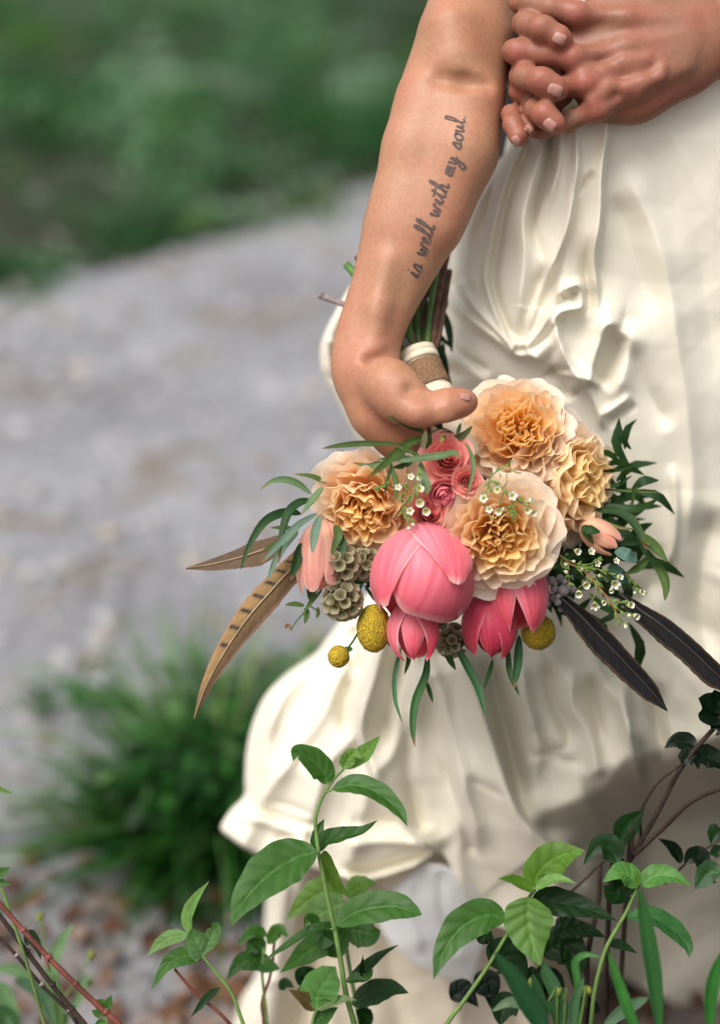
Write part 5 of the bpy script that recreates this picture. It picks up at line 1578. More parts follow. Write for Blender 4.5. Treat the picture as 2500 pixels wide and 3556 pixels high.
def sprig(stems, blooms, needles, d0, red=()):
    """stems: polylines in pixels; blooms: (x, y, size, facing, kind); needles: (x0, y0, x1, y1)"""
    root = empty_part('wax_flower_sprig', P(*stems[0][0], d0), BQ)
    for i, L_ in enumerate(stems):
        pts = [P(x, y, d0 - 0.004 * math.sin(3.1 * k / max(1, len(L_) - 1))) for k, (x, y) in enumerate(L_)]
        tube('stem', pts, S(3.4 if i in red else 2.4), M_REDSPRIG if i in red else M_SPRIG, root, 6, max(5, 3 * len(L_)))
    for x, y, s_, face, kd in blooms:
        X, Y, A = frame(CD(*face)); inst('blossom', WAX[kd], root, P(x, y, d0 - 0.006), X, Y, A, S(s_) * 0.76)
    for x0, y0, x1, y1 in needles:
        lance('needle', [(x0, y0, d0 - .003), ((x0 + x1) / 2 + 2, (y0 + y1) / 2, d0 - .006), (x1, y1, d0 - .004)], 3.0, (0.16, 0.25, 0.06), root, n=6)
Z7 = lambda L: [(1800 + .4337 * x, 1700 + .4337 * y) for x, y in L]
z7 = lambda x, y: Z7([(x, y)])[0]
z4 = lambda x, y: Z4([(x, y)])[0]
z5 = lambda x, y: Z5([(x, y)])[0]
def needle_cloud(L_, n, spread, ln):
    out = []
    for k in range(n):
        t = rng.random() * (len(L_) - 1.001); i = int(t); f = t - i
        x = L_[i][0] * (1 - f) + L_[i + 1][0] * f; y = L_[i][1] * (1 - f) + L_[i + 1][1] * f
        dx, dy = L_[i + 1][0] - L_[i][0], L_[i + 1][1] - L_[i][1]; a = math.atan2(dy, dx) + spread * (1 if rng.random() < .5 else -1) * (0.5 + 0.7 * rng.random())
        l_ = ln * (0.6 + 0.7 * rng.random()); out.append((x, y, x + l_ * math.cos(a), y + l_ * math.sin(a)))
    return out
main = Z7([(300, 500), (400, 590), (520, 650), (640, 780), (740, 910), (820, 1060)])
br = [Z7([(480, 600), (640, 640), (780, 690)]), Z7([(620, 760), (560, 720), (520, 760)]), Z7([(660, 800), (560, 860), (470, 820)][:1] + [(600, 700), (480, 790)]), Z7([(720, 880), (800, 900), (870, 920)]),
      Z7([(760, 940), (850, 990), (920, 1010)]), Z7([(560, 690), (660, 690), (720, 740)]), Z7([(640, 780), (600, 860), (600, 920)]), Z7([(350, 540), (340, 600), (380, 650), (420, 780)]), Z7([(300, 500), (380, 560), (440, 580)]), Z7([(420, 600), (560, 600), (640, 560)])]
sprig([main] + br, [(*z7(345, 385), 26, (0.3, 0.2, .9), 1), (*z7(470, 495), 22, (0.4, -.2, .8), 1), (*z7(440, 575), 13, (0.7, 0, .6), 0), (*z7(375, 600), 14, (.5, -.4, .7), 0), (*z7(380, 660), 15, (.6, -.2, .7), 0),
      (*z7(480, 835), 24, (-.1, -.5, .9), 1), (*z7(540, 765), 24, (.2, -.3, .9), 1), (*z7(770, 755), 25, (.2, -.4, .9), 2), (*z7(810, 700), 20, (.6, .1, .8), 1), (*z7(610, 930), 23, (-.1, -.6, .8), 2), (*z7(680, 905), 17, (.3, -.4, .8), 1),
      (*z7(895, 925), 23, (.5, .1, .8), 1), (*z7(940, 1015), 22, (.5, -.3, .8), 1), (*z7(885, 1010), 16, (.2, -.5, .8), 0), (*z7(855, 1095), 16, (.1, -.8, .6), 0), (*z7(650, 690), 14, (.2, .2, 1), 0), (*z7(580, 495), 18, (.4, .2, .9), 2), (*z7(630, 590), 17, (.4, -.2, .9), 2),
      (*z7(230, 450), 18, (0, .3, 1), 2), (*z7(295, 440), 18, (.2, .2, 1), 1), (*z7(240, 350), 15, (0, .4, 1), 2), (*z7(220, 590), 15, (-.2, -.3, 1), 2), (*z7(280, 570), 15, (0, -.3, 1), 2), (*z7(740, 810), 16, (0, -.6, .8), 1),
      (*z7(780, 570), 15, (.3, .2, .9), 2), (*z7(510, 640), 13, (.1, .1, 1), 0)],
      needle_cloud(main, 22, .5, 34) + needle_cloud(br[3], 6, .5, 26) + needle_cloud(br[4], 7, .5, 26) + needle_cloud(br[0], 8, .5, 26) + needle_cloud(br[9], 6, .5, 22) + needle_cloud(br[7], 6, .5, 24), 1.182, (0,))
side = Z7([(860, 690), (930, 760), (980, 830)])
sprig([side], [(*z7(985, 820), 20, (.5, 0, .8), 1), (*z7(930, 830), 14, (.2, -.3, .9), 0)], needle_cloud(side, 8, .6, 24), 1.20)
# sprig over the middle rose
m2 = Z5([(290, 830), (350, 870), (420, 920), (500, 985), (590, 1040)])
b2_ = [Z5([(300, 820), (370, 770), (470, 705)]), Z5([(370, 790), (380, 820)]), Z5([(300, 830), (290, 900), (255, 980), (300, 1100)]), Z5([(410, 910), (380, 980), (370, 1040)]), Z5([(480, 970), (440, 1050), (480, 1100)]), Z5([(420, 800), (420, 860), (390, 900)]), Z5([(440, 760), (490, 790), (520, 790)]), Z5([(500, 985), (560, 1000), (590, 985)])]
sprig([m2] + b2_, [(*z5(355, 910), 24, (-.2, .2, 1), 1), (*z5(460, 952), 21, (.2, .1, 1), 2), (*z5(590, 985), 19, (.4, .5, .7), 0), (*z5(365, 1060), 23, (-.3, -.2, .9), 1), (*z5(400, 1045), 15, (.3, 0, 1), 0), (*z5(565, 1052), 22, (.1, -.2, 1), 1), (*z5(608, 1070), 20, (.3, -.3, .9), 1), (*z5(262, 968), 20, (-.4, 0, .9), 2), (*z5(300, 1045), 17, (-.3, -.2, .9), 2), (*z5(375, 800), 8, (0, -.3, 1), 0)],
      needle_cloud(m2, 16, .6, 30) + needle_cloud(b2_[2], 9, .6, 26) + needle_cloud(b2_[4], 14, .7, 24) + needle_cloud(b2_[0], 6, .5, 20), 1.140)
# sprig between the left rose and the spray roses
m3 = Z4([(690, 1000), (650, 1230), (560, 1340), (530, 1420)])
b3_ = [Z4([(640, 1250), (700, 1330)]), Z4([(660, 1260), (760, 1400)]), Z4([(530, 1420), (600, 1490), (625, 1540)]), Z4([(540, 1430), (590, 1570)]), Z4([(560, 1000), (540, 1150), (530, 1330)]), Z4([(440, 1180), (370, 1170), (290, 1210)]), Z4([(550, 1340), (590, 1400)])]
sprig([m3] + b3_, [(*z4(690, 1205), 25, (.3, .3, .9), 1), (*z4(690, 1110), 21, (.2, .4, .9), 0), (*z4(692, 1335), 27, (0, -.1, 1), 1), (*z4(752, 1412), 26, (0, -.2, 1), 1), (*z4(630, 1540), 14, (.1, -.5, .8), 0), (*z4(590, 1576), 14, (0, -.5, .8), 0), (*z4(600, 1410), 18, (.1, 0, 1), 2), (*z4(490, 1190), 15, (0, .2, 1), 2), (*z4(610, 1090), 15, (0, .2, 1), 2)],
      needle_cloud(m3, 16, .6, 30) + needle_cloud(b3_[5], 9, .7, 20) + needle_cloud(b3_[4], 9, .6, 26) + needle_cloud(b3_[2], 8, .6, 24), 1.143, (5,))

# ------------------------------------------------ feathers
def feather(path, widths, d0, d1, tone_fn, shaft_mat, label, n=70, vfold=0.30, asym=1.0):
    p2 = smooth_path(path, n); t = np.linspace(0, 1, n)
    pts = P(p2[:, 0], p2[:, 1], d0 + (d1 - d0) * t)
    w = np.interp(t, np.linspace(0, 1, len(widths)), widths)
    T = nrm(np.gradient(pts, axis=0)); sd = nrm(np.cross(T, CD(0.1, 0.35, 1))); nr = np.cross(sd, T)
    us = np.linspace(-1, 1, 17); V, C = [], []
    for i in range(n):
        for u in us:
            ww = S(w[i]) * (1 + 0.015 * math.sin(t[i] * 90 + 3 * u) * abs(u) ** 3 + 0.03 * math.sin(t[i] * 17 + 1) * abs(u))
            q_ = pts[i] + sd[i] * u * ww * (asym if u < 0 else 1) - T[i] * abs(u) * ww * -0.55 + nr[i] * (-vfold * ww * abs(u) ** 1.3)
            V.append(q_); C.append(tone_fn(t[i], u))
    root = link('feather', fast_mesh('feather', np.array(V), grid_faces(17, n), np.array(C)), BQ, M_FEATHER)
    root['label'] = label
    Vt, Ft = tube_vf(pts + nr * 0.0006, np.linspace(0.0013, 0.0003, n), 6)
    link('shaft', mesh('shaft', Vt, Ft), root, shaft_mat)
Z8 = lambda L: [(600 + .4337 * x, 1600 + .4337 * y) for x, y in L]
def tone_brown(t, u):
    s_ = 0.5 + 0.5 * float(vnoise(np.array(t * 45 - 8 * abs(u)), np.array(u * 2.0), 0, 7))
    return lerp((0.10, 0.065, 0.042), (0.20, 0.135, 0.088), 0.35 * s_ + 0.65 * (u < 0.0) * 0.8)
def tone_bar(t, u):
    s_ = 0.5 + 0.5 * float(vnoise(np.array(t * 60 - 9 * abs(u)), np.array(u * 2.0), 0, 6))
    base = lerp((0.30, 0.185, 0.075), (0.15, 0.095, 0.055), min(1, max(0, 0.5 + 0.8 * SGN * u)))
    base = base * (0.85 + 0.25 * s_)
    ph = (t * 11.5) % 1.0
    if t < 0.70 and -0.80 < SGN * u < 0.02:
        k = math.exp(-((ph - 0.5 + 0.15 * u) / 0.11) ** 2); base = lerp(base, (0.02, 0.022, 0.022), min(1, k * 1.2) * (1 if t > 0.06 else 0.6))
    if abs(u) > 0.86: base = lerp(base, (0.32, 0.19, 0.14), 0.5)
    if t > 0.75: base = base * (1 - 0.5 * (t - 0.75) / 0.25)
    return base
SGN = -1
def tone_dark(t, u):
    s_ = 0.5 + 0.5 * float(vnoise(np.array(t * 55 - 9 * abs(u)), np.array(u * 2.0), 0, 5))
    c = lerp((0.008, 0.0075, 0.007), (0.018, 0.017, 0.018), s_)
    if abs(u) > 0.8: c = lerp(c, (0.11, 0.07, 0.04), 0.7 * (0.4 + 0.6 * s_))
    return c
feather(Z8([(1000, 560), (880, 640), (720, 715), (520, 780), (300, 832), (108, 862)]), [10, 34, 46, 34, 18, 3], 1.215, 1.20, tone_brown, M_SHAFT, 'plain brown feather sticking out past the narrow leaves')
feather(Z8([(1060, 720), (960, 850), (800, 1030), (610, 1250), (430, 1510), (270, 1800), (172, 2065)]), [30, 46, 50, 48, 34, 17, 2], 1.195, 1.165, tone_bar, M_SHAFT, 'long tan feather with black bars', 110)
feather(Z7([(330, 860), (500, 1020), (650, 1180), (850, 1390), (1040, 1590), (1190, 1772)]), [20, 46, 50, 48, 34, 2], 1.205, 1.185, tone_dark, M_DSHAFT, 'dark feather with brown edges pointing at the lower skirt', 80, 0.5)
feather(Z7([(800, 830), (960, 960), (1130, 1080), (1350, 1260), (1550, 1450), (1760, 1640)]), [14, 38, 46, 48, 44, 12], 1.205, 1.175, tone_dark, M_DSHAFT, 'dark slate feather reaching out past the skirt fold', 80, 0.5)

# ------------------------------------------------ handle: ribbon, twine, stems
hp = [P(1442, 1222, 1.222), P(1475, 1300, 1.214), P(1512, 1385, 1.208), P(1560, 1500, 1.205), P(1600, 1600, 1.205)]
tube('handle', hp, [0.0145, 0.0150, 0.0150, 0.0150, 0.022], simple('handle_ribbon', (0.66, 0.58, 0.44), 0.7, 0.1, 60), BQ, 20, 20)
def ring_band(name, c0, c1, r0, mat):
    n = 24; V = []; ax = nrm(c1 - c0); X, Y, A = frame(ax)
    pr = [(0, r0 * .98), (.06, r0 * 1.06), (.5, r0 * 1.08), (.94, r0 * 1.06), (1, r0 * .98)]
    for t, r_ in pr:
        for k in range(n):
            a = 2 * math.pi * k / n; V.append(c0 + (c1 - c0) * (t + 0.10 * math.sin(a)) + r_ * (X * math.cos(a) + Y * math.sin(a)))
    F = [(j * n + k, j * n + (k + 1) % n, (j + 1) * n + (k + 1) % n, (j + 1) * n + k) for j in range(4) for k in range(n)]
    link(name, mesh(name, V, F), BQ, mat)
M_RIB = simple('cream_ribbon', (0.68, 0.60, 0.45), 0.6, 0.08, 80, 0.3, 0.2, 400)
hs = smooth_path(hp, 60)
ring_band('ribbon', hs[0], hs[4], 0.0155, M_RIB)
ring_band('ribbon', hs[4] , hs[8], 0.0160, M_RIB)
ring_band('ribbon', hs[24], hs[31], 0.0152, M_RIB)
turns = 15; tw = []
for i in range(turns * 18):
    t = 9 + 15 * i / (turns * 18); c = hs[int(t)] * (1 - t % 1) + hs[int(t) + 1] * (t % 1)
    X, Y, A = frame(hs[24] - hs[8]); a = 2 * math.pi * i / 18
    tw.append(c + 0.0162 * (X * math.cos(a) + Y * math.sin(a)) * (1 + 0.012 * math.sin(i * 1.7)))
Vt, Ft = tube_vf(np.array(tw), 0.00095, 6)
link('twine', mesh('twine', Vt, Ft), BQ, simple('jute_twine', (0.30, 0.185, 0.105), 0.9, 0.35, 500, 0.2, 0.8, 900))
STEMS = [([(1452, 1230), (1400, 1130), (1300, 1030), (1203, 918)], 16, M_STEM), ([(1448, 1235), (1380, 1160), (1290, 1115), (1200, 1060), (1118, 1030)], 11, M_GREYTWIG), ([(1460, 1230), (1400, 1100), (1300, 980), (1238, 893)], 11, M_TWIG),
         ([(1440, 1235), (1420, 1100), (1430, 960), (1470, 820)], 10, M_STEM), ([(1455, 1235), (1450, 1100), (1462, 960), (1500, 800)], 11, M_STEM), ([(1470, 1230), (1470, 1100), (1490, 960), (1520, 830)], 9, M_TWIG),
         ([(1480, 1232), (1490, 1110), (1505, 990), (1540, 840)], 11, M_STEM), ([(1495, 1232), (1510, 1110), (1530, 980), (1560, 850)], 13, M_TWIG), ([(1430, 1235), (1400, 1180), (1395, 1080), (1430, 900)], 9, M_STEM),
         ([(1420, 1240), (1385, 1190), (1375, 1120), (1390, 1000)], 8, M_STEM), ([(1500, 1240), (1525, 1150), (1540, 1060), (1560, 940)], 12, M_TWIG), ([(1465, 1235), (1436, 1150), (1440, 1050), (1490, 900)], 8, M_STEM),
         ([(1488, 1235), (1476, 1160), (1498, 1060), (1520, 930)], 9, M_STEM), ([(1425, 1238), (1412, 1170), (1440, 1080), (1480, 970)], 8, M_TWIG), ([(1510, 1240), (1515, 1170), (1520, 1090), (1535, 1000)], 9, M_STEM)]
for i, (L_, r_, m_) in enumerate(STEMS):
    d1 = 1.255 if i < 3 else 1.25 + 0.02 * (i % 3)
    tube('stem', [P(x, y, 1.225 + (d1 - 1.225) * k / (len(L_) - 1)) for k, (x, y) in enumerate(L_)], S(r_), m_, BQ, 8, 14)
tube('stem', [P(1118, 1030, 1.255), P(1108, 1022, 1.255)], [S(14), S(9)], M_GREYTWIG, BQ, 8)
# very dark leaves added as the shade in the gap behind the stems
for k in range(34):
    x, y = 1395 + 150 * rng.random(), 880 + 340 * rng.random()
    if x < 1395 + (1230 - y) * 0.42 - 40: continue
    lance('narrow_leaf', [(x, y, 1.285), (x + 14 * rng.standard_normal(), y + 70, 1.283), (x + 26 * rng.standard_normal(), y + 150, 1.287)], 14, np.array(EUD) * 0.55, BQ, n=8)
# ================================================================ plants in front of the skirt
rng = np.random.default_rng(23)
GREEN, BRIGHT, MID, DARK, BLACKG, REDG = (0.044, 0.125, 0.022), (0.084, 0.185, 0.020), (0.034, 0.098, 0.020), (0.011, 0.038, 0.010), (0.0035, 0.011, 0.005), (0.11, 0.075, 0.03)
def foot(pts, g, n=6):
    """continue a stem from its last point down to the ground in one bend"""
    pts = [np.asarray(p_, float) for p_ in pts]
    a = pts[-1]; t = nrm(a - pts[-2]); L_ = np.linalg.norm(g - a); c = a + t * L_ * 0.45
    return pts + [(1 - u) ** 2 * a + 2 * u * (1 - u) * c + u * u * np.asarray(g) for u in np.linspace(0, 1, n + 1)[1:]]
M_PSTEM = simple('plant_stem', (0.11, 0.19, 0.05), 0.5, 0.3, 60)
M_WOOD = simple('shrub_branch', (0.035, 0.022, 0.017), 0.75, 0.4, 70, 0.25, 0.6, 260)
M_REDWOOD = simple('red_twig', (0.13, 0.035, 0.025), 0.55, 0.45, 45, 0.35, 0.5, 240)

def broad_leaf(path, hw, tone, parent, face=(0, .3, 1), fold=0.35, name='leaf', nu=17, nv=42, shape=0.72, rip=0.10, edge_tone=None, droop=0.12):
    """ovate pointed leaf with pressed-in curving veins; path root to tip (px, py, d), hw half width in photograph pixels"""
    p = smooth_path(np.array([P(*q_) for q_ in path]), nv)
    T = nrm(np.gradient(p, axis=0)); f = CD(*face)
    side = nrm(np.cross(T, f)); nr = np.cross(side, T)
    t = np.linspace(0, 1, nv)
    a0 = rng.random() * 6.28
    prof = np.sin(math.pi * np.clip(t, 0, 1) ** shape) ** 0.85 * (1 - 0.30 * t ** 4)
    w = S(hw) * prof * (1 + 0.03 * np.sin(t * 25 + a0)); w[0] = S(2); w[-1] = S(0.5)
    V, C = [], []
    tone = np.asarray(tone, float); us = np.linspace(-1, 1, nu)
    for i in range(nv):
        for u in us:
            au = abs(u)
            # side veins leave the midrib and bend towards the tip
            vp = (t[i] - 0.22 * au ** 0.9 + 0.06 * au * au) * 6.2
            vein = math.exp(-(((vp % 1.0) - 0.5) / 0.14) ** 2) * (1 - 0.5 * au) * (0.1 < t[i] < 0.95)
            mid = math.exp(-(u / 0.07) ** 2)
            h = -fold * (1 - au) - 0.075 * vein - 0.06 * mid + rip * math.sin(t[i] * 11 + a0 + 2 * (u > 0)) * au ** 2 * 0.6 - droop * au ** 2
            h += 0.03 * math.sin(vp * 6.283) * au
            V.append(p[i] + side[i] * u * w[i] + nr[i] * h * w[i])
            c = tone * (1 + 0.35 * mid - 0.24 * vein + 0.06 * math.sin(a0 + 3 * u + 5 * t[i]))
            if edge_tone is not None and au > .8: c = lerp(c, edge_tone, 0.5)
            C.append(c)
    return link(name, fast_mesh(name, np.array(V), grid_faces(nu, nv), np.array(C)), parent, M_LEAF)

def dpath(L_, d): 
    d = d if isinstance(d, (list, tuple)) else (d, d)
    return [(x, y, d[0] + (d[1] - d[0]) * i / (len(L_) - 1)) for i, (x, y) in enumerate(L_)]

def to_ground(px, py, d):
    """last visible stem point and the ground under it"""
    a = P(px, py, d); g = np.array([a[0] + 0.01, a[1] + 0.03, 0.0]); g[2] = float(ground_height(np.array(g[0]), np.array(g[1]))) - 0.005
    return a, g

def plant(name, label, root_px, d, group=None, cat='plant'):
    a, g = to_ground(*root_px, d)
    global FOOT; FOOT = g
    e = empty(name, g, label, cat, group)
    return e, a, g

M = lambda *L_: [(700 + .5576 * x, 2450 + .5576 * y) for x, y in L_]
N1 = lambda *L_: [(.6196 * x, 2200 + .6196 * y) for x, y in L_]
Q8 = lambda *L_: [(1500 + .6196 * x, 2450 + .6196 * y) for x, y in L_]

# ------------------------------------------------ tall leafy stem in the middle
D = 1.165
pl, a, g = plant('leafy_plant', 'tall single stem with large pointed green leaves in front of the hem', M((950, 1983))[0], D)
st = M((950, 1983), (900, 1800), (868, 1600), (830, 1400), (790, 1230), (755, 1050), (735, 950), (715, 800), (710, 700), (735, 610), (770, 540), (830, 450), (885, 395))
sp = foot([P(x, y, D) for x, y in st[::-1]], g); tube('stem', sp, np.linspace(0.0011, 0.0031, len(sp)), M_PSTEM, pl, 8, 70)
for L_, hw, tn, dd, fc, fo in (
    (M((888, 392), (990, 310), (1050, 255), (1112, 188)), 30, (0.12, 0.24, 0.05), (1.165, 1.16), (-.3, .4, 1), .5),
    (M((885, 395), (905, 350), (945, 300), (1000, 330)), 27, (0.13, 0.25, 0.05), (1.160, 1.155), (.2, .3, 1), .4),
    (M((775, 490), (770, 420), (700, 335), (600, 285), (570, 345)), 46, GREEN, (1.162, 1.15), (.3, .5, 1), .35),
    (M((815, 520), (950, 480), (1100, 530), (1230, 650), (1282, 755)), 40, GREEN, (1.160, 1.14), (.1, .8, 1), .45),
    (M((735, 910), (760, 830), (880, 790), (1000, 770), (1095, 715)), 34, MID, (1.170, 1.185), (-.1, .9, .7), .7),
    (M((735, 900), (720, 850), (735, 770), (765, 705)), 24, MID, (1.170, 1.185), (.2, .3, 1), .5),
    (M((718, 905), (560, 945), (400, 1050), (260, 1210), (188, 1370)), 84, GREEN, (1.160, 1.125), (-.2, .55, 1), .28),
    (M((760, 905), (785, 1000), (850, 1120), (935, 1195)), 27, (0.13, 0.24, 0.04), (1.175, 1.20), (.3, .2, 1), .5),
    (M((830, 1365), (980, 1270), (1180, 1240), (1300, 1275), (1372, 1305)), 56, GREEN, (1.160, 1.14), (0, .7, 1), .3),
    (M((805, 1395), (740, 1368), (620, 1425), (500, 1510), (370, 1605)), 19, MID, (1.160, 1.14), (.2, .9, .5), .6),
    (M((740, 1375), (700, 1330), (660, 1330), (640, 1400)), 18, MID, (1.160, 1.15), (.2, .5, 1), .5)):
    broad_leaf(dpath(L_, dd), hw, tn, pl, fc, fo)
for L_ in (M((770, 540), (800, 530), (820, 517)), M((735, 950), (722, 920), (718, 905)), M((826, 1390), (815, 1395), (800, 1392))):
    tube('petiole', [P(x, y, 1.162) for x, y in L_], 0.0009, M_PSTEM, pl, 6)

# ------------------------------------------------ short shoot at its foot with a quilted leaf
pl, a, g = plant('leafy_shoot', 'short shoot with one broad quilted leaf and reddish tip leaves below the tall stem', M((690, 1975))[0], 1.15)
sp = foot([P(*M((712, 1900))[0], 1.148), P(*M((690, 1975))[0], 1.15)], g); tube('stem', sp, np.linspace(.0013, .0022, len(sp)), M_PSTEM, pl, 7, 20)
for L_, hw, tn, dd, fc, fo in ((M((712, 1900), (720, 1800), (790, 1690), (835, 1625)), 66, (0.085, 0.21, 0.055), (1.148, 1.135), (-.1, .35, 1), .18), (M((712, 1895), (650, 1830), (540, 1768)), 26, REDG, (1.148, 1.14), (.2, .6, 1), .4),
                               (M((712, 1890), (790, 1850), (880, 1825), (965, 1835)), 22, (0.16, 0.22, 0.10), (1.148, 1.135), (0, .9, .7), .4), (M((690, 1975), (760, 1930), (850, 1880)), 34, MID, (1.15, 1.145), (.1, .8, 1), .3)):
    broad_leaf(dpath(L_, dd), hw, tn, pl, fc, fo)

# ------------------------------------------------ plants under the skirt, behind the tall stem
pl, a, g = plant('leafy_plant', 'low plant with soft yellow green leaves tucked under the raised hem', M((980, 1960))[0], 1.26)
sp = foot([P(*M((880, 1210))[0], 1.26), P(*M((900, 1500))[0], 1.26), a], g); tube('stem', sp, np.linspace(.0015, .003, len(sp)), M_PSTEM, pl, 7, 24)
for L_, hw, tn, dd, fc, fo in ((M((880, 1190), (760, 1160), (640, 1230), (530, 1330)), 58, (0.11, 0.20, 0.04), (1.25, 1.24), (0, .5, 1), .3), (M((900, 1190), (980, 1120), (1090, 1100)), 44, (0.08, 0.17, 0.03), (1.26, 1.25), (0, .8, 1), .3),
                               (M((890, 1230), (800, 1260), (700, 1330), (640, 1400)), 60, (0.14, 0.25, 0.08), (1.24, 1.23), (-.2, .4, 1), .3), (M((890, 1400), (980, 1400), (1060, 1420), (1115, 1400)), 60, MID, (1.24, 1.23), (.1, .5, 1), .3),
                               (M((860, 1480), (760, 1470), (620, 1560), (490, 1665)), 50, GREEN, (1.23, 1.21), (-.1, .5, 1), .3), (M((880, 1560), (830, 1480), (770, 1430), (745, 1560)), 60, MID, (1.23, 1.22), (0, .4, 1), .3),
                               (M((930, 1860), (1050, 1790), (1180, 1760), (1290, 1790)), 46, DARK, (1.24, 1.22), (0, .7, 1), .3), (M((900, 1720), (980, 1660), (1100, 1560), (1225, 1490)), 24, DARK, (1.22, 1.21), (.3, .8, .6), .5),
                               (M((905, 1715), (950, 1690), (1030, 1690), (1070, 1640)), 24, MID, (1.20, 1.19), (.2, .9, .6), .6), (M((1020, 1690), (1000, 1640), (1005, 1555)), 14, DARK, (1.20, 1.19), (.5, .4, .8), .6),
                               (M((1060, 1983), (1010, 1930), (960, 1900)), 34, DARK, (1.25, 1.24), (0, .6, 1), .3), (M((700, 1770), (640, 1700), (600, 1740)), 50, DARK, (1.24, 1.23), (0, .6, 1), .3)):
    broad_leaf(dpath(L_, dd), hw, tn, pl, fc, fo)

# ------------------------------------------------ young plants at the left
def small_plant(label, node, d, leaves, stems):
    pl, a, g = plant('young_plant', label, stems[0][-1], d)
    for i, s_ in enumerate(stems):
        pts = [P(x, y, d) for x, y in s_]
        pts = foot(pts, g + np.array([0.02 * i, 0.01 * i, 0]))
        tube('stem', pts, np.linspace(.0012, .0022, len(pts)), M_PSTEM if i == 0 else M_REDWOOD, pl, 7, 30)
    for L_, hw, tn, fc, fo in leaves: broad_leaf(dpath(L_, (d, d - 0.012)), hw, tn, pl, fc, fo)
small_plant('young plant with five light green leaves on a bare stem above the litter', None, 1.20, [
    (N1((1060, 1690), (1045, 1590), (1090, 1490), (1172, 1388)), 24, (0.15, 0.28, 0.08), (-.4, .2, 1), .5), (N1((1055, 1690), (960, 1700), (890, 1740), (825, 1808)), 27, (0.14, 0.26, 0.09), (0, .6, 1), .4),
    (N1((1075, 1650), (1090, 1700), (1130, 1780), (1150, 1800))[::-1], 44, (0.12, 0.24, 0.09), (.2, .3, 1), .2), (N1((1140, 1810), (1050, 1800), (940, 1850), (850, 1995)), 36, GREEN, (-.1, .6, 1), .35),
    (N1((1130, 1790), (1180, 1720), (1205, 1650), (1190, 1620)), 30, (0.12, 0.24, 0.09), (.3, .2, 1), .3), (N1((1235, 1985), (1170, 2030), (1120, 2090), (1070, 2150)), 15, DARK, (.2, .7, .8), .5)],
    [N1((1060, 1670), (1140, 1810), (1230, 1920), (1300, 2020), (1350, 2150)), N1((980, 1880), (1090, 2010), (1200, 2100), (1290, 2189))])
small_plant('out of focus young plant beside the trailing lining', None, 1.27, [
    (N1((1530, 1890), (1440, 1830), (1340, 1850), (1268, 1945)), 40, MID, (0, .5, 1), .3), (N1((1500, 1690), (1420, 1670), (1320, 1755)), 24, GREEN, (0, .6, 1), .4), (N1((1480, 1800), (1430, 1740), (1380, 1800)), 36, MID, (.1, .5, 1), .3),
    (N1((1440, 1830), (1500, 1860), (1570, 1880)), 30, MID, (.1, .5, 1), .3), (N1((1560, 1990), (1600, 1960), (1650, 1985)), 22, DARK, (.1, .6, 1), .3), (N1((1500, 1740), (1560, 1660), (1620, 1700)), 26, GREEN, (.1, .5, 1), .3)],
    [N1((1480, 1760), (1470, 1900), (1480, 2020), (1495, 2180)), N1((1540, 1700), (1520, 1900), (1470, 2060), (1480, 2180))])
pl, a, g = plant('wild_shoot', 'shoot tip with two pointed leaves entering over the red twigs', (-30, 2980), 1.15)
sp = foot([P(-40, 2750, 1.15), P(-60, 2900, 1.15), a], g); tube('stem', sp, np.linspace(.001, .002, len(sp)), M_PSTEM, pl, 6, 20)
broad_leaf(dpath([(-40, 3055), (-5, 3035), (38, 3012)], 1.15), 22, GREEN, pl); broad_leaf(dpath([(-45, 3070), (0, 3065), (42, 3072)], 1.15), 16, MID, pl)
broad_leaf(dpath([(-40, 2745), (0, 2742), (45, 2755)], 1.15), 10, BRIGHT, pl)

# ------------------------------------------------ red twigs at the left
for i, (L_, r_, m_, lab) in enumerate((
    (N1((-60, 1440), (0, 1512), (130, 1660), (270, 1812), (420, 1962), (590, 2120), (690, 2210)), 10, M_REDWOOD, 'bare twig turning from brown to red, nearest the gravel path'),
    (N1((-60, 1500), (0, 1580), (150, 1780), (290, 1965), (400, 2100), (490, 2210)), 9.5, M_WOOD, 'bare dark brown twig running between two others'),
    (N1((-60, 1640), (0, 1705), (90, 1800), (230, 1965), (380, 2110), (450, 2210)), 7, M_WOOD, 'thin knotted brown twig with pale nodes, lowest of the three'))):
    d_ = 1.15 + 0.012 * i
    endp = P(*L_[-1], d_); gp = np.array([endp[0] + 0.10, endp[1] + 0.06, -0.02])
    tw_ = empty('twig', gp, lab, 'twig')
    pts = [P(x, y, d_) for x, y in L_] + [gp]
    pts = foot(pts[:-1], gp); tube('bark', pts, S(r_) * np.linspace(0.8, 1.3, len(pts)), m_, tw_, 9, 60)
    for k, (x, y) in enumerate(L_[2:-1]):
        V, F = ICO2; link('knot', mesh('knot', V * S(r_) * np.array([1.3, 1.3, 1.0]) * (1.1 if k % 2 else 0.95) + P(x + 3, y, d_), F), tw_, M_GREYTWIG if i == 2 else m_)
    if i == 0:
        tube('spur', [P(*N1((255, 1800))[0], d_), P(*N1((268, 1850))[0], d_ - .004), P(*N1((285, 1895))[0], d_ - .004)], [S(7), S(5), S(2)], m_, tw_, 6)
    if i == 1:
        broad_leaf(dpath(N1((150, 1750), (170, 1690), (215, 1760), (230, 1830)), d_ + .05), 20, DARK, tw_)
pl, a, g = plant('seedling', 'seedling with toothed pale leaves under the red twig', N1((600, 2200))[0], 1.15)
sp = foot([P(*N1((598, 2100))[0], 1.15), a], g); tube('stem', sp, np.linspace(.0008, .0014, len(sp)), M_PSTEM, pl, 6)
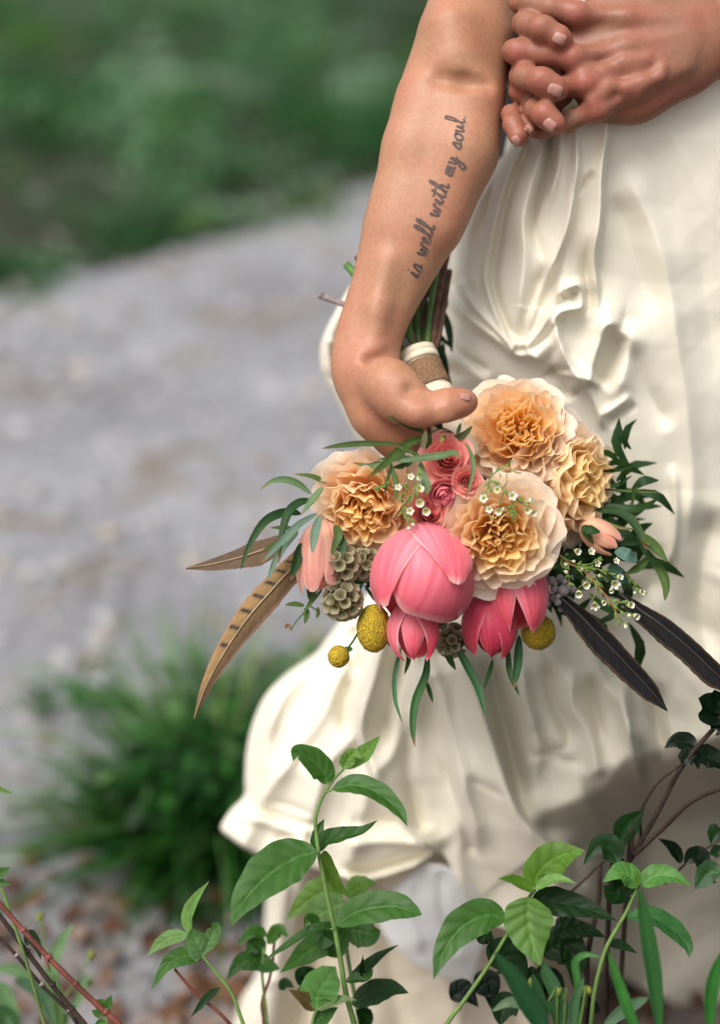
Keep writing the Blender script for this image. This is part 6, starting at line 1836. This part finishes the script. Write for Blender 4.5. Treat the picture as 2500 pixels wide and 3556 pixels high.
for L_, hw in ((N1((600, 2110), (560, 2080), (510, 2065)), 20), (N1((600, 2120), (610, 2070), (628, 2025)), 14), (N1((595, 2140), (550, 2130), (515, 2110)), 14), (N1((600, 2185), (560, 2185), (530, 2195)), 14)):
    broad_leaf(dpath(L_, 1.15), hw, GREEN, pl)
# blurred low weeds at the lower left corner
def blade_plant(label, base, d, blades, heads=()):
    pl, a, g = plant('wild_grass', label, base, d, cat='grass')
    for L_, hw, tn in blades:
        pth = dpath(L_, (d, d - .01)); lance('blade', pth, hw, tn, pl, M_GRASS, n=16, fold=0.35)
    for L_ in heads:
        pts = [P(x, y, d) for x, y in L_]; pts = [g] + pts; tube('stalk', pts, .0009, M_PSTEM, pl, 6, 10)
        V, F = ICO2; link('seed_head', mesh('seed_head', V * np.array([.004, .004, .0045]) * (1 + .15 * rng.standard_normal((len(V), 1))) + pts[-1], F), pl, M_YHEAD)
M_YHEAD = simple('green_head', (0.16, 0.19, 0.03), 0.8, 0.4, 200)
blade_plant('pale blurred grass blades with little seed heads behind the red twigs', N1((340, 2250))[0], 1.40,
    [(N1((330, 2240), (290, 1900), (330, 1760), (410, 1620)), 30, (0.14, 0.24, 0.12)), (N1((330, 2240), (180, 1960), (60, 1880), (-60, 1900)), 26, (0.13, 0.23, 0.11)), (N1((330, 2240), (250, 2040), (140, 1960), (80, 1950)), 26, (0.07, 0.14, 0.08)),
     (N1((330, 2240), (440, 2050), (470, 1960), (520, 1900)), 18, (0.14, 0.24, 0.12)), (N1((100, 2260), (60, 2120), (20, 2000), (-40, 1960)), 36, (0.14, 0.25, 0.12)), (N1((100, 2280), (40, 2150), (-40, 2100)), 40, (0.05, 0.13, 0.05)), (N1((360, 2260), (330, 2050), (300, 1900)), 22, (0.10, 0.2, 0.08))],
    [N1((330, 2230), (280, 1900), (225, 1590)), N1((340, 2230), (430, 1950), (508, 1805)), N1((350, 2240), (420, 2080), (500, 1950))])

# ------------------------------------------------ right hand plants
D = 1.155
pl, a, g = plant('leafy_plant', 'bright green plant with a flat veined leaf facing out and a pointed top leaf', Q8((100, 1760))[0], D)
st = Q8((578, 1030), (540, 1080), (420, 1280), (300, 1480), (160, 1680), (100, 1760))
sp = foot([P(x, y, D + .006) for x, y in st], g); tube('stem', sp, np.linspace(.0013, .0024, len(sp)), M_PSTEM, pl, 8, 40)
for L_, hw, tn, dd, fc, fo in ((Q8((578, 1025), (600, 930), (690, 850), (770, 825), (855, 815)), 60, BRIGHT, (D, D - .01), (.1, .6, 1), .25), (Q8((572, 1040), (500, 990), (440, 972), (368, 970)), 24, BRIGHT, (D - .003, D - .012), (-.1, .8, .8), .5),
                               (Q8((580, 1028), (650, 975), (720, 968), (808, 997)), 20, (0.15, 0.29, 0.07), (D - .004, D - .014), (0, .8, .8), .4), (Q8((542, 1072), (540, 1180), (560, 1320), (605, 1460)), 84, (0.10, 0.21, 0.045), (D - .006, D - .02), (.05, .25, 1), .12),
                               (Q8((415, 1195), (300, 1170), (160, 1240), (60, 1380), (8, 1535)), 62, GREEN, (D, D - .02), (-.15, .5, 1), .3), (Q8((560, 1080), (680, 1090), (860, 1130), (1035, 1205)), 52, DARK, (D + .015, D + .01), (.1, .7, 1), .3)):
    broad_leaf(dpath(L_, dd), hw, tn, pl, fc, fo)
pl, a, g = plant('leafy_plant', 'green plant with two leaves spread like wings in front of the shaded skirt', Q8((890, 1780))[0], D + .01)
st = Q8((1160, 1000), (1100, 1130), (1070, 1190), (970, 1370), (910, 1600), (890, 1780))
sp = foot([P(x, y, D + .01) for x, y in st], g); tube('stem', sp, np.linspace(.0014, .0026, len(sp)), M_PSTEM, pl, 8, 40)
for L_, hw, tn, dd, fc, fo in ((Q8((1150, 1020), (1110, 950), (1040, 930), (955, 990)), 46, (0.09, 0.24, 0.05), (D + .006, D), (-.1, .8, .8), .2), (Q8((1145, 1030), (1080, 1010), (1020, 1050), (960, 1010)), 62, DARK, (D + .012, D + .012), (0, -.2, 1), .2),
                               (Q8((1165, 1005), (1250, 945), (1350, 950), (1452, 1012)), 42, (0.09, 0.24, 0.05), (D + .006, D - .004), (.1, .8, .8), .3), (Q8((1090, 1180), (1230, 1170), (1360, 1250), (1430, 1340), (1440, 1412)), 40, (0.04, 0.14, 0.04), (D + .008, D - .004), (.1, .8, .8), .35),
                               (Q8((1158, 1010), (1150, 960), (1165, 930)), 8, BRIGHT, (D, D), (0, .2, 1), .3), (Q8((980, 1330), (1060, 1340), (1150, 1390)), 18, DARK, (D + .02, D + .02), (0, .5, 1), .3)):
    broad_leaf(dpath(L_, dd), hw, tn, pl, fc, fo)
# leaves in the gloom between them
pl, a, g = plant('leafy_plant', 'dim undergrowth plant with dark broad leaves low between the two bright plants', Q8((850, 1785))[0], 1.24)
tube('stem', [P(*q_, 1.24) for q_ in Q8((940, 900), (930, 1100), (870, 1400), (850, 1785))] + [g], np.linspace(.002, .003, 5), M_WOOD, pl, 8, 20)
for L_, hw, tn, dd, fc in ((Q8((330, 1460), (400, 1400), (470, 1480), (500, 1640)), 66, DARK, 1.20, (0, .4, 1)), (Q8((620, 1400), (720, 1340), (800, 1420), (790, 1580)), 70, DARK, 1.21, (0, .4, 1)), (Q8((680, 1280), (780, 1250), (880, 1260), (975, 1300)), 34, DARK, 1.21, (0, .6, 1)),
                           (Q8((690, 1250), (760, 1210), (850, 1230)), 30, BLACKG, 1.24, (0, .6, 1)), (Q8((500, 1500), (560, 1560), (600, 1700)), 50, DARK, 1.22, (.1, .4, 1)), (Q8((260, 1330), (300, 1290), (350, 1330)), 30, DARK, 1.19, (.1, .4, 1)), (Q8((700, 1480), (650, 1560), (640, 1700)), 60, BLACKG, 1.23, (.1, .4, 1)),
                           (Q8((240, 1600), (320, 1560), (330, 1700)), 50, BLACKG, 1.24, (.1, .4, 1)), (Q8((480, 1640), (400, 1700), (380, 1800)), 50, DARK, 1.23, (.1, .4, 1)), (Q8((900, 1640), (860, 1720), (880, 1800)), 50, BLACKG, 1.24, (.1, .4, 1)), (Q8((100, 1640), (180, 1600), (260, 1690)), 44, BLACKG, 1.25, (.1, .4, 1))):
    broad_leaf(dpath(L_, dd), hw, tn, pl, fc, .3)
blade_plant('narrow grey green leaves standing in a tuft below the bright plant', Q8((720, 1800))[0], 1.135,
    [(Q8((760, 1800), (690, 1600), (640, 1500), (625, 1430)), 24, (0.06, 0.15, 0.07)), (Q8((790, 1800), (800, 1660), (850, 1520)), 16, (0.07, 0.17, 0.08)), (Q8((620, 1800), (560, 1700), (440, 1660), (335, 1712)), 20, (0.15, 0.22, 0.14)), (Q8((700, 1800), (690, 1720), (600, 1640)), 18, (0.05, 0.13, 0.05)),
     (Q8((960, 1800), (1060, 1720), (1140, 1670), (1212, 1635)), 22, (0.10, 0.18, 0.11)), (Q8((820, 1800), (815, 1560), (800, 1440), (860, 1395), (940, 1410)), 13, (0.06, 0.18, 0.05)), (Q8((640, 1800), (600, 1640), (560, 1500)), 20, (0.04, 0.11, 0.05)), (Q8((700, 1800), (735, 1690), (725, 1600)), 18, (0.05, 0.14, 0.06))],
    [Q8((700, 1790), (640, 1680), (562, 1560)), Q8((740, 1790), (720, 1700), (706, 1600)), Q8((830, 1790), (860, 1680), (868, 1600))])
blade_plant('broad dark grass blades rising before the shaded skirt', Q8((1270, 1800))[0], 1.10,
    [(Q8((1275, 1830), (1240, 1500), (1195, 1220), (1160, 1020)), 27, (0.035, 0.12, 0.035)), (Q8((1150, 1830), (1110, 1740), (1040, 1540), (985, 1375)), 19, (0.05, 0.19, 0.04)), (Q8((1555, 1830), (1560, 1640), (1585, 1500), (1630, 1370)), 22, (0.04, 0.18, 0.035)), (Q8((650, 1840), (560, 1700), (460, 1530), (350, 1380)), 34, (0.02, 0.075, 0.03))])

# ------------------------------------------------ dark shrub on the right; the leaf mass outside the picture is added to shade the skirt
root = P(*Q8((980, 1750))[0], 1.27); root = np.array([root[0] + .03, root[1] + .05, -0.01])
sh = empty('shrub', root, 'dark leaved shrub with bare brown branches beside the shaded side of the gown', 'shrub')
BRS = [([Q8((990, 1080))[0], Q8((1100, 880))[0], Q8((1250, 620))[0], Q8((1400, 340))[0], Q8((1614, 90))[0], (2680, 2330)], 1.25, 1.17, 9.5), ([Q8((1100, 880))[0], Q8((1130, 840))[0], Q8((1300, 680))[0], Q8((1450, 540))[0], Q8((1640, 460))[0], (2700, 2690)], 1.24, 1.16, 8.5),
       ([Q8((1170, 760))[0], Q8((1170, 600))[0], Q8((1250, 450))[0], Q8((1390, 330))[0]], 1.24, 1.19, 5), ([Q8((760, 1060))[0], Q8((860, 970))[0], Q8((930, 900))[0], Q8((1080, 780))[0]], 1.25, 1.24, 5), ([Q8((1300, 1000))[0], Q8((1450, 860))[0], Q8((1600, 760))[0]], 1.25, 1.24, 4.5)]
for L_, d0, d1, r_ in BRS:
    pts = [P(x, y, d0 + (d1 - d0) * i / (len(L_) - 1)) for i, (x, y) in enumerate(L_)]
    if r_ > 8: pts = [root] + pts
    tube('branch', pts, np.linspace(S(r_) * 1.15, S(r_) * .8, len(pts)), M_WOOD, sh, 9, 30)
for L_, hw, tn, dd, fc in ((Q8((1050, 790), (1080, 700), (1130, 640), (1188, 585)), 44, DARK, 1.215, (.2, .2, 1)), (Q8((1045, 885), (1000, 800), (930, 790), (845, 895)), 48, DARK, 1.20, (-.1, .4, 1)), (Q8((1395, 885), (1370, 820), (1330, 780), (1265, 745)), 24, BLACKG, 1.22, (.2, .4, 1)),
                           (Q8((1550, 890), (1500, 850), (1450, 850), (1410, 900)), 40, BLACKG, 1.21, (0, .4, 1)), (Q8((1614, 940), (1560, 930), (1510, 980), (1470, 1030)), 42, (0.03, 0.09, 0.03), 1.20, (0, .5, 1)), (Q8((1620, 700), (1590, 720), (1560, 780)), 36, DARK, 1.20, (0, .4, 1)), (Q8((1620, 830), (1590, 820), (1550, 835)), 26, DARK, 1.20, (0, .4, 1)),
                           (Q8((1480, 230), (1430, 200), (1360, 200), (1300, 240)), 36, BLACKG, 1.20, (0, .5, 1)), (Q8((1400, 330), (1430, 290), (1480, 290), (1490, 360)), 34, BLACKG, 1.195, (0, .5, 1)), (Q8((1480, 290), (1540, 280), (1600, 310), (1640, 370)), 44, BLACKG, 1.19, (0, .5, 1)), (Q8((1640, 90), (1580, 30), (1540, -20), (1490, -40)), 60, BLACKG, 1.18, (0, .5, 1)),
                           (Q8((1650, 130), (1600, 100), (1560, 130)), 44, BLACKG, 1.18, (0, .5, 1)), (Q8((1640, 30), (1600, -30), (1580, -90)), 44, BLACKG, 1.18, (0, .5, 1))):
    broad_leaf(dpath(L_, dd), hw, tn, sh, fc, .3, nu=9, nv=16)
def shrub_shade_mass():
    """unseen leaf mass added right of the picture to shade the lower skirt"""
    V, F, C = [], [], []; base = 0
    for k in range(14000):
        y = 0.35 + 1.05 * rng.random(); z = 0.03 + 0.82 * rng.random(); ln_ = 0.045
        x = 0.20 + 0.65 * rng.random() ** 1.6 + 0.02 * math.sin(z * 7)
        # stay clear of the camera's view (right edge of the picture)
        dd = (y * math.cos(PITCH) - (z - CAM_H) * math.sin(PITCH))
        if x < 1250 * K * dd + 0.016 + ln_: continue
        if (x - 0.30) ** 2 / 0.36 ** 2 + (y - 1.40) ** 2 / 0.33 ** 2 < 1: continue
        c = np.array([x, y, z]); d = nrm(rng.standard_normal(3) + np.array([-0.4, -0.3, 0.1])); s = nrm(np.cross(d, nrm(rng.standard_normal(3)))); ln = 0.03 + 0.04 * rng.random(); w = ln * .36
        V += [c, c + d * ln * .45 + s * w, c + d * ln, c + d * ln * .45 - s * w]; F.append((base, base + 1, base + 2, base + 3)); base += 4
        C += [np.array(DARK) * (0.6 + 1.0 * rng.random())] * 4
    o = link('shade_foliage', fast_mesh('shade_foliage', np.array(V), np.array(F), np.array(C)), sh, M_LEAF, smooth=False); o['kind'] = 'stuff'
    for k in range(7):
        p = [np.array([0.72 + .04 * k, 0.75 + 0.11 * k, 0.0]), np.array([0.74 + .03 * k, 0.78 + .1 * k, 0.5]), np.array([0.72 + .05 * math.sin(k), 0.75 + .12 * k, 1.1])]
        tube('branch', p, [.008, .006, .003], M_WOOD, sh, 7, 12)
shrub_shade_mass()
# brown leaf litter
def litter():
    V, F, C = [], [], []; base = 0
    for k in range(420):
        y = 1.0 + 0.75 * rng.random(); x = -0.55 + 1.0 * rng.random()
        ln = 0.02 + 0.035 * rng.random(); a = rng.random() * 6.28; w = ln * (.3 + .15 * rng.random())
        z = float(ground_height(np.array(x), np.array(y))) + 0.006 + 0.012 * rng.random()
        d = nrm(np.array([math.cos(a), math.sin(a), .25 * rng.standard_normal()])); s = nrm(np.cross(d, np.array([.3 * rng.standard_normal(), .3 * rng.standard_normal(), 1.]))); nn = np.cross(s, d); c = np.array([x, y, z])
        V += [c, c + d * ln * .5 + s * w + nn * ln * .15, c + d * ln, c + d * ln * .5 - s * w + nn * ln * .12]; F.append((base, base + 1, base + 2, base + 3)); base += 4
        t = rng.random(); cc = lerp((0.06, 0.03, 0.02), (0.26, 0.13, 0.07), t) if rng.random() < .8 else np.array((0.25, 0.19, 0.16)); C += [cc] * 4
    o = link('leaf_litter', fast_mesh('leaf_litter', np.array(V), np.array(F), np.array(C)), None, tone_sheet('dead_leaf', 0.7, 0.15, 0.25, 150, 0.4, 0.3), smooth=False)
    o['kind'] = 'stuff'; o['label'] = 'brown dead leaves lying on the ground'; o['category'] = 'leaf litter'
litter()
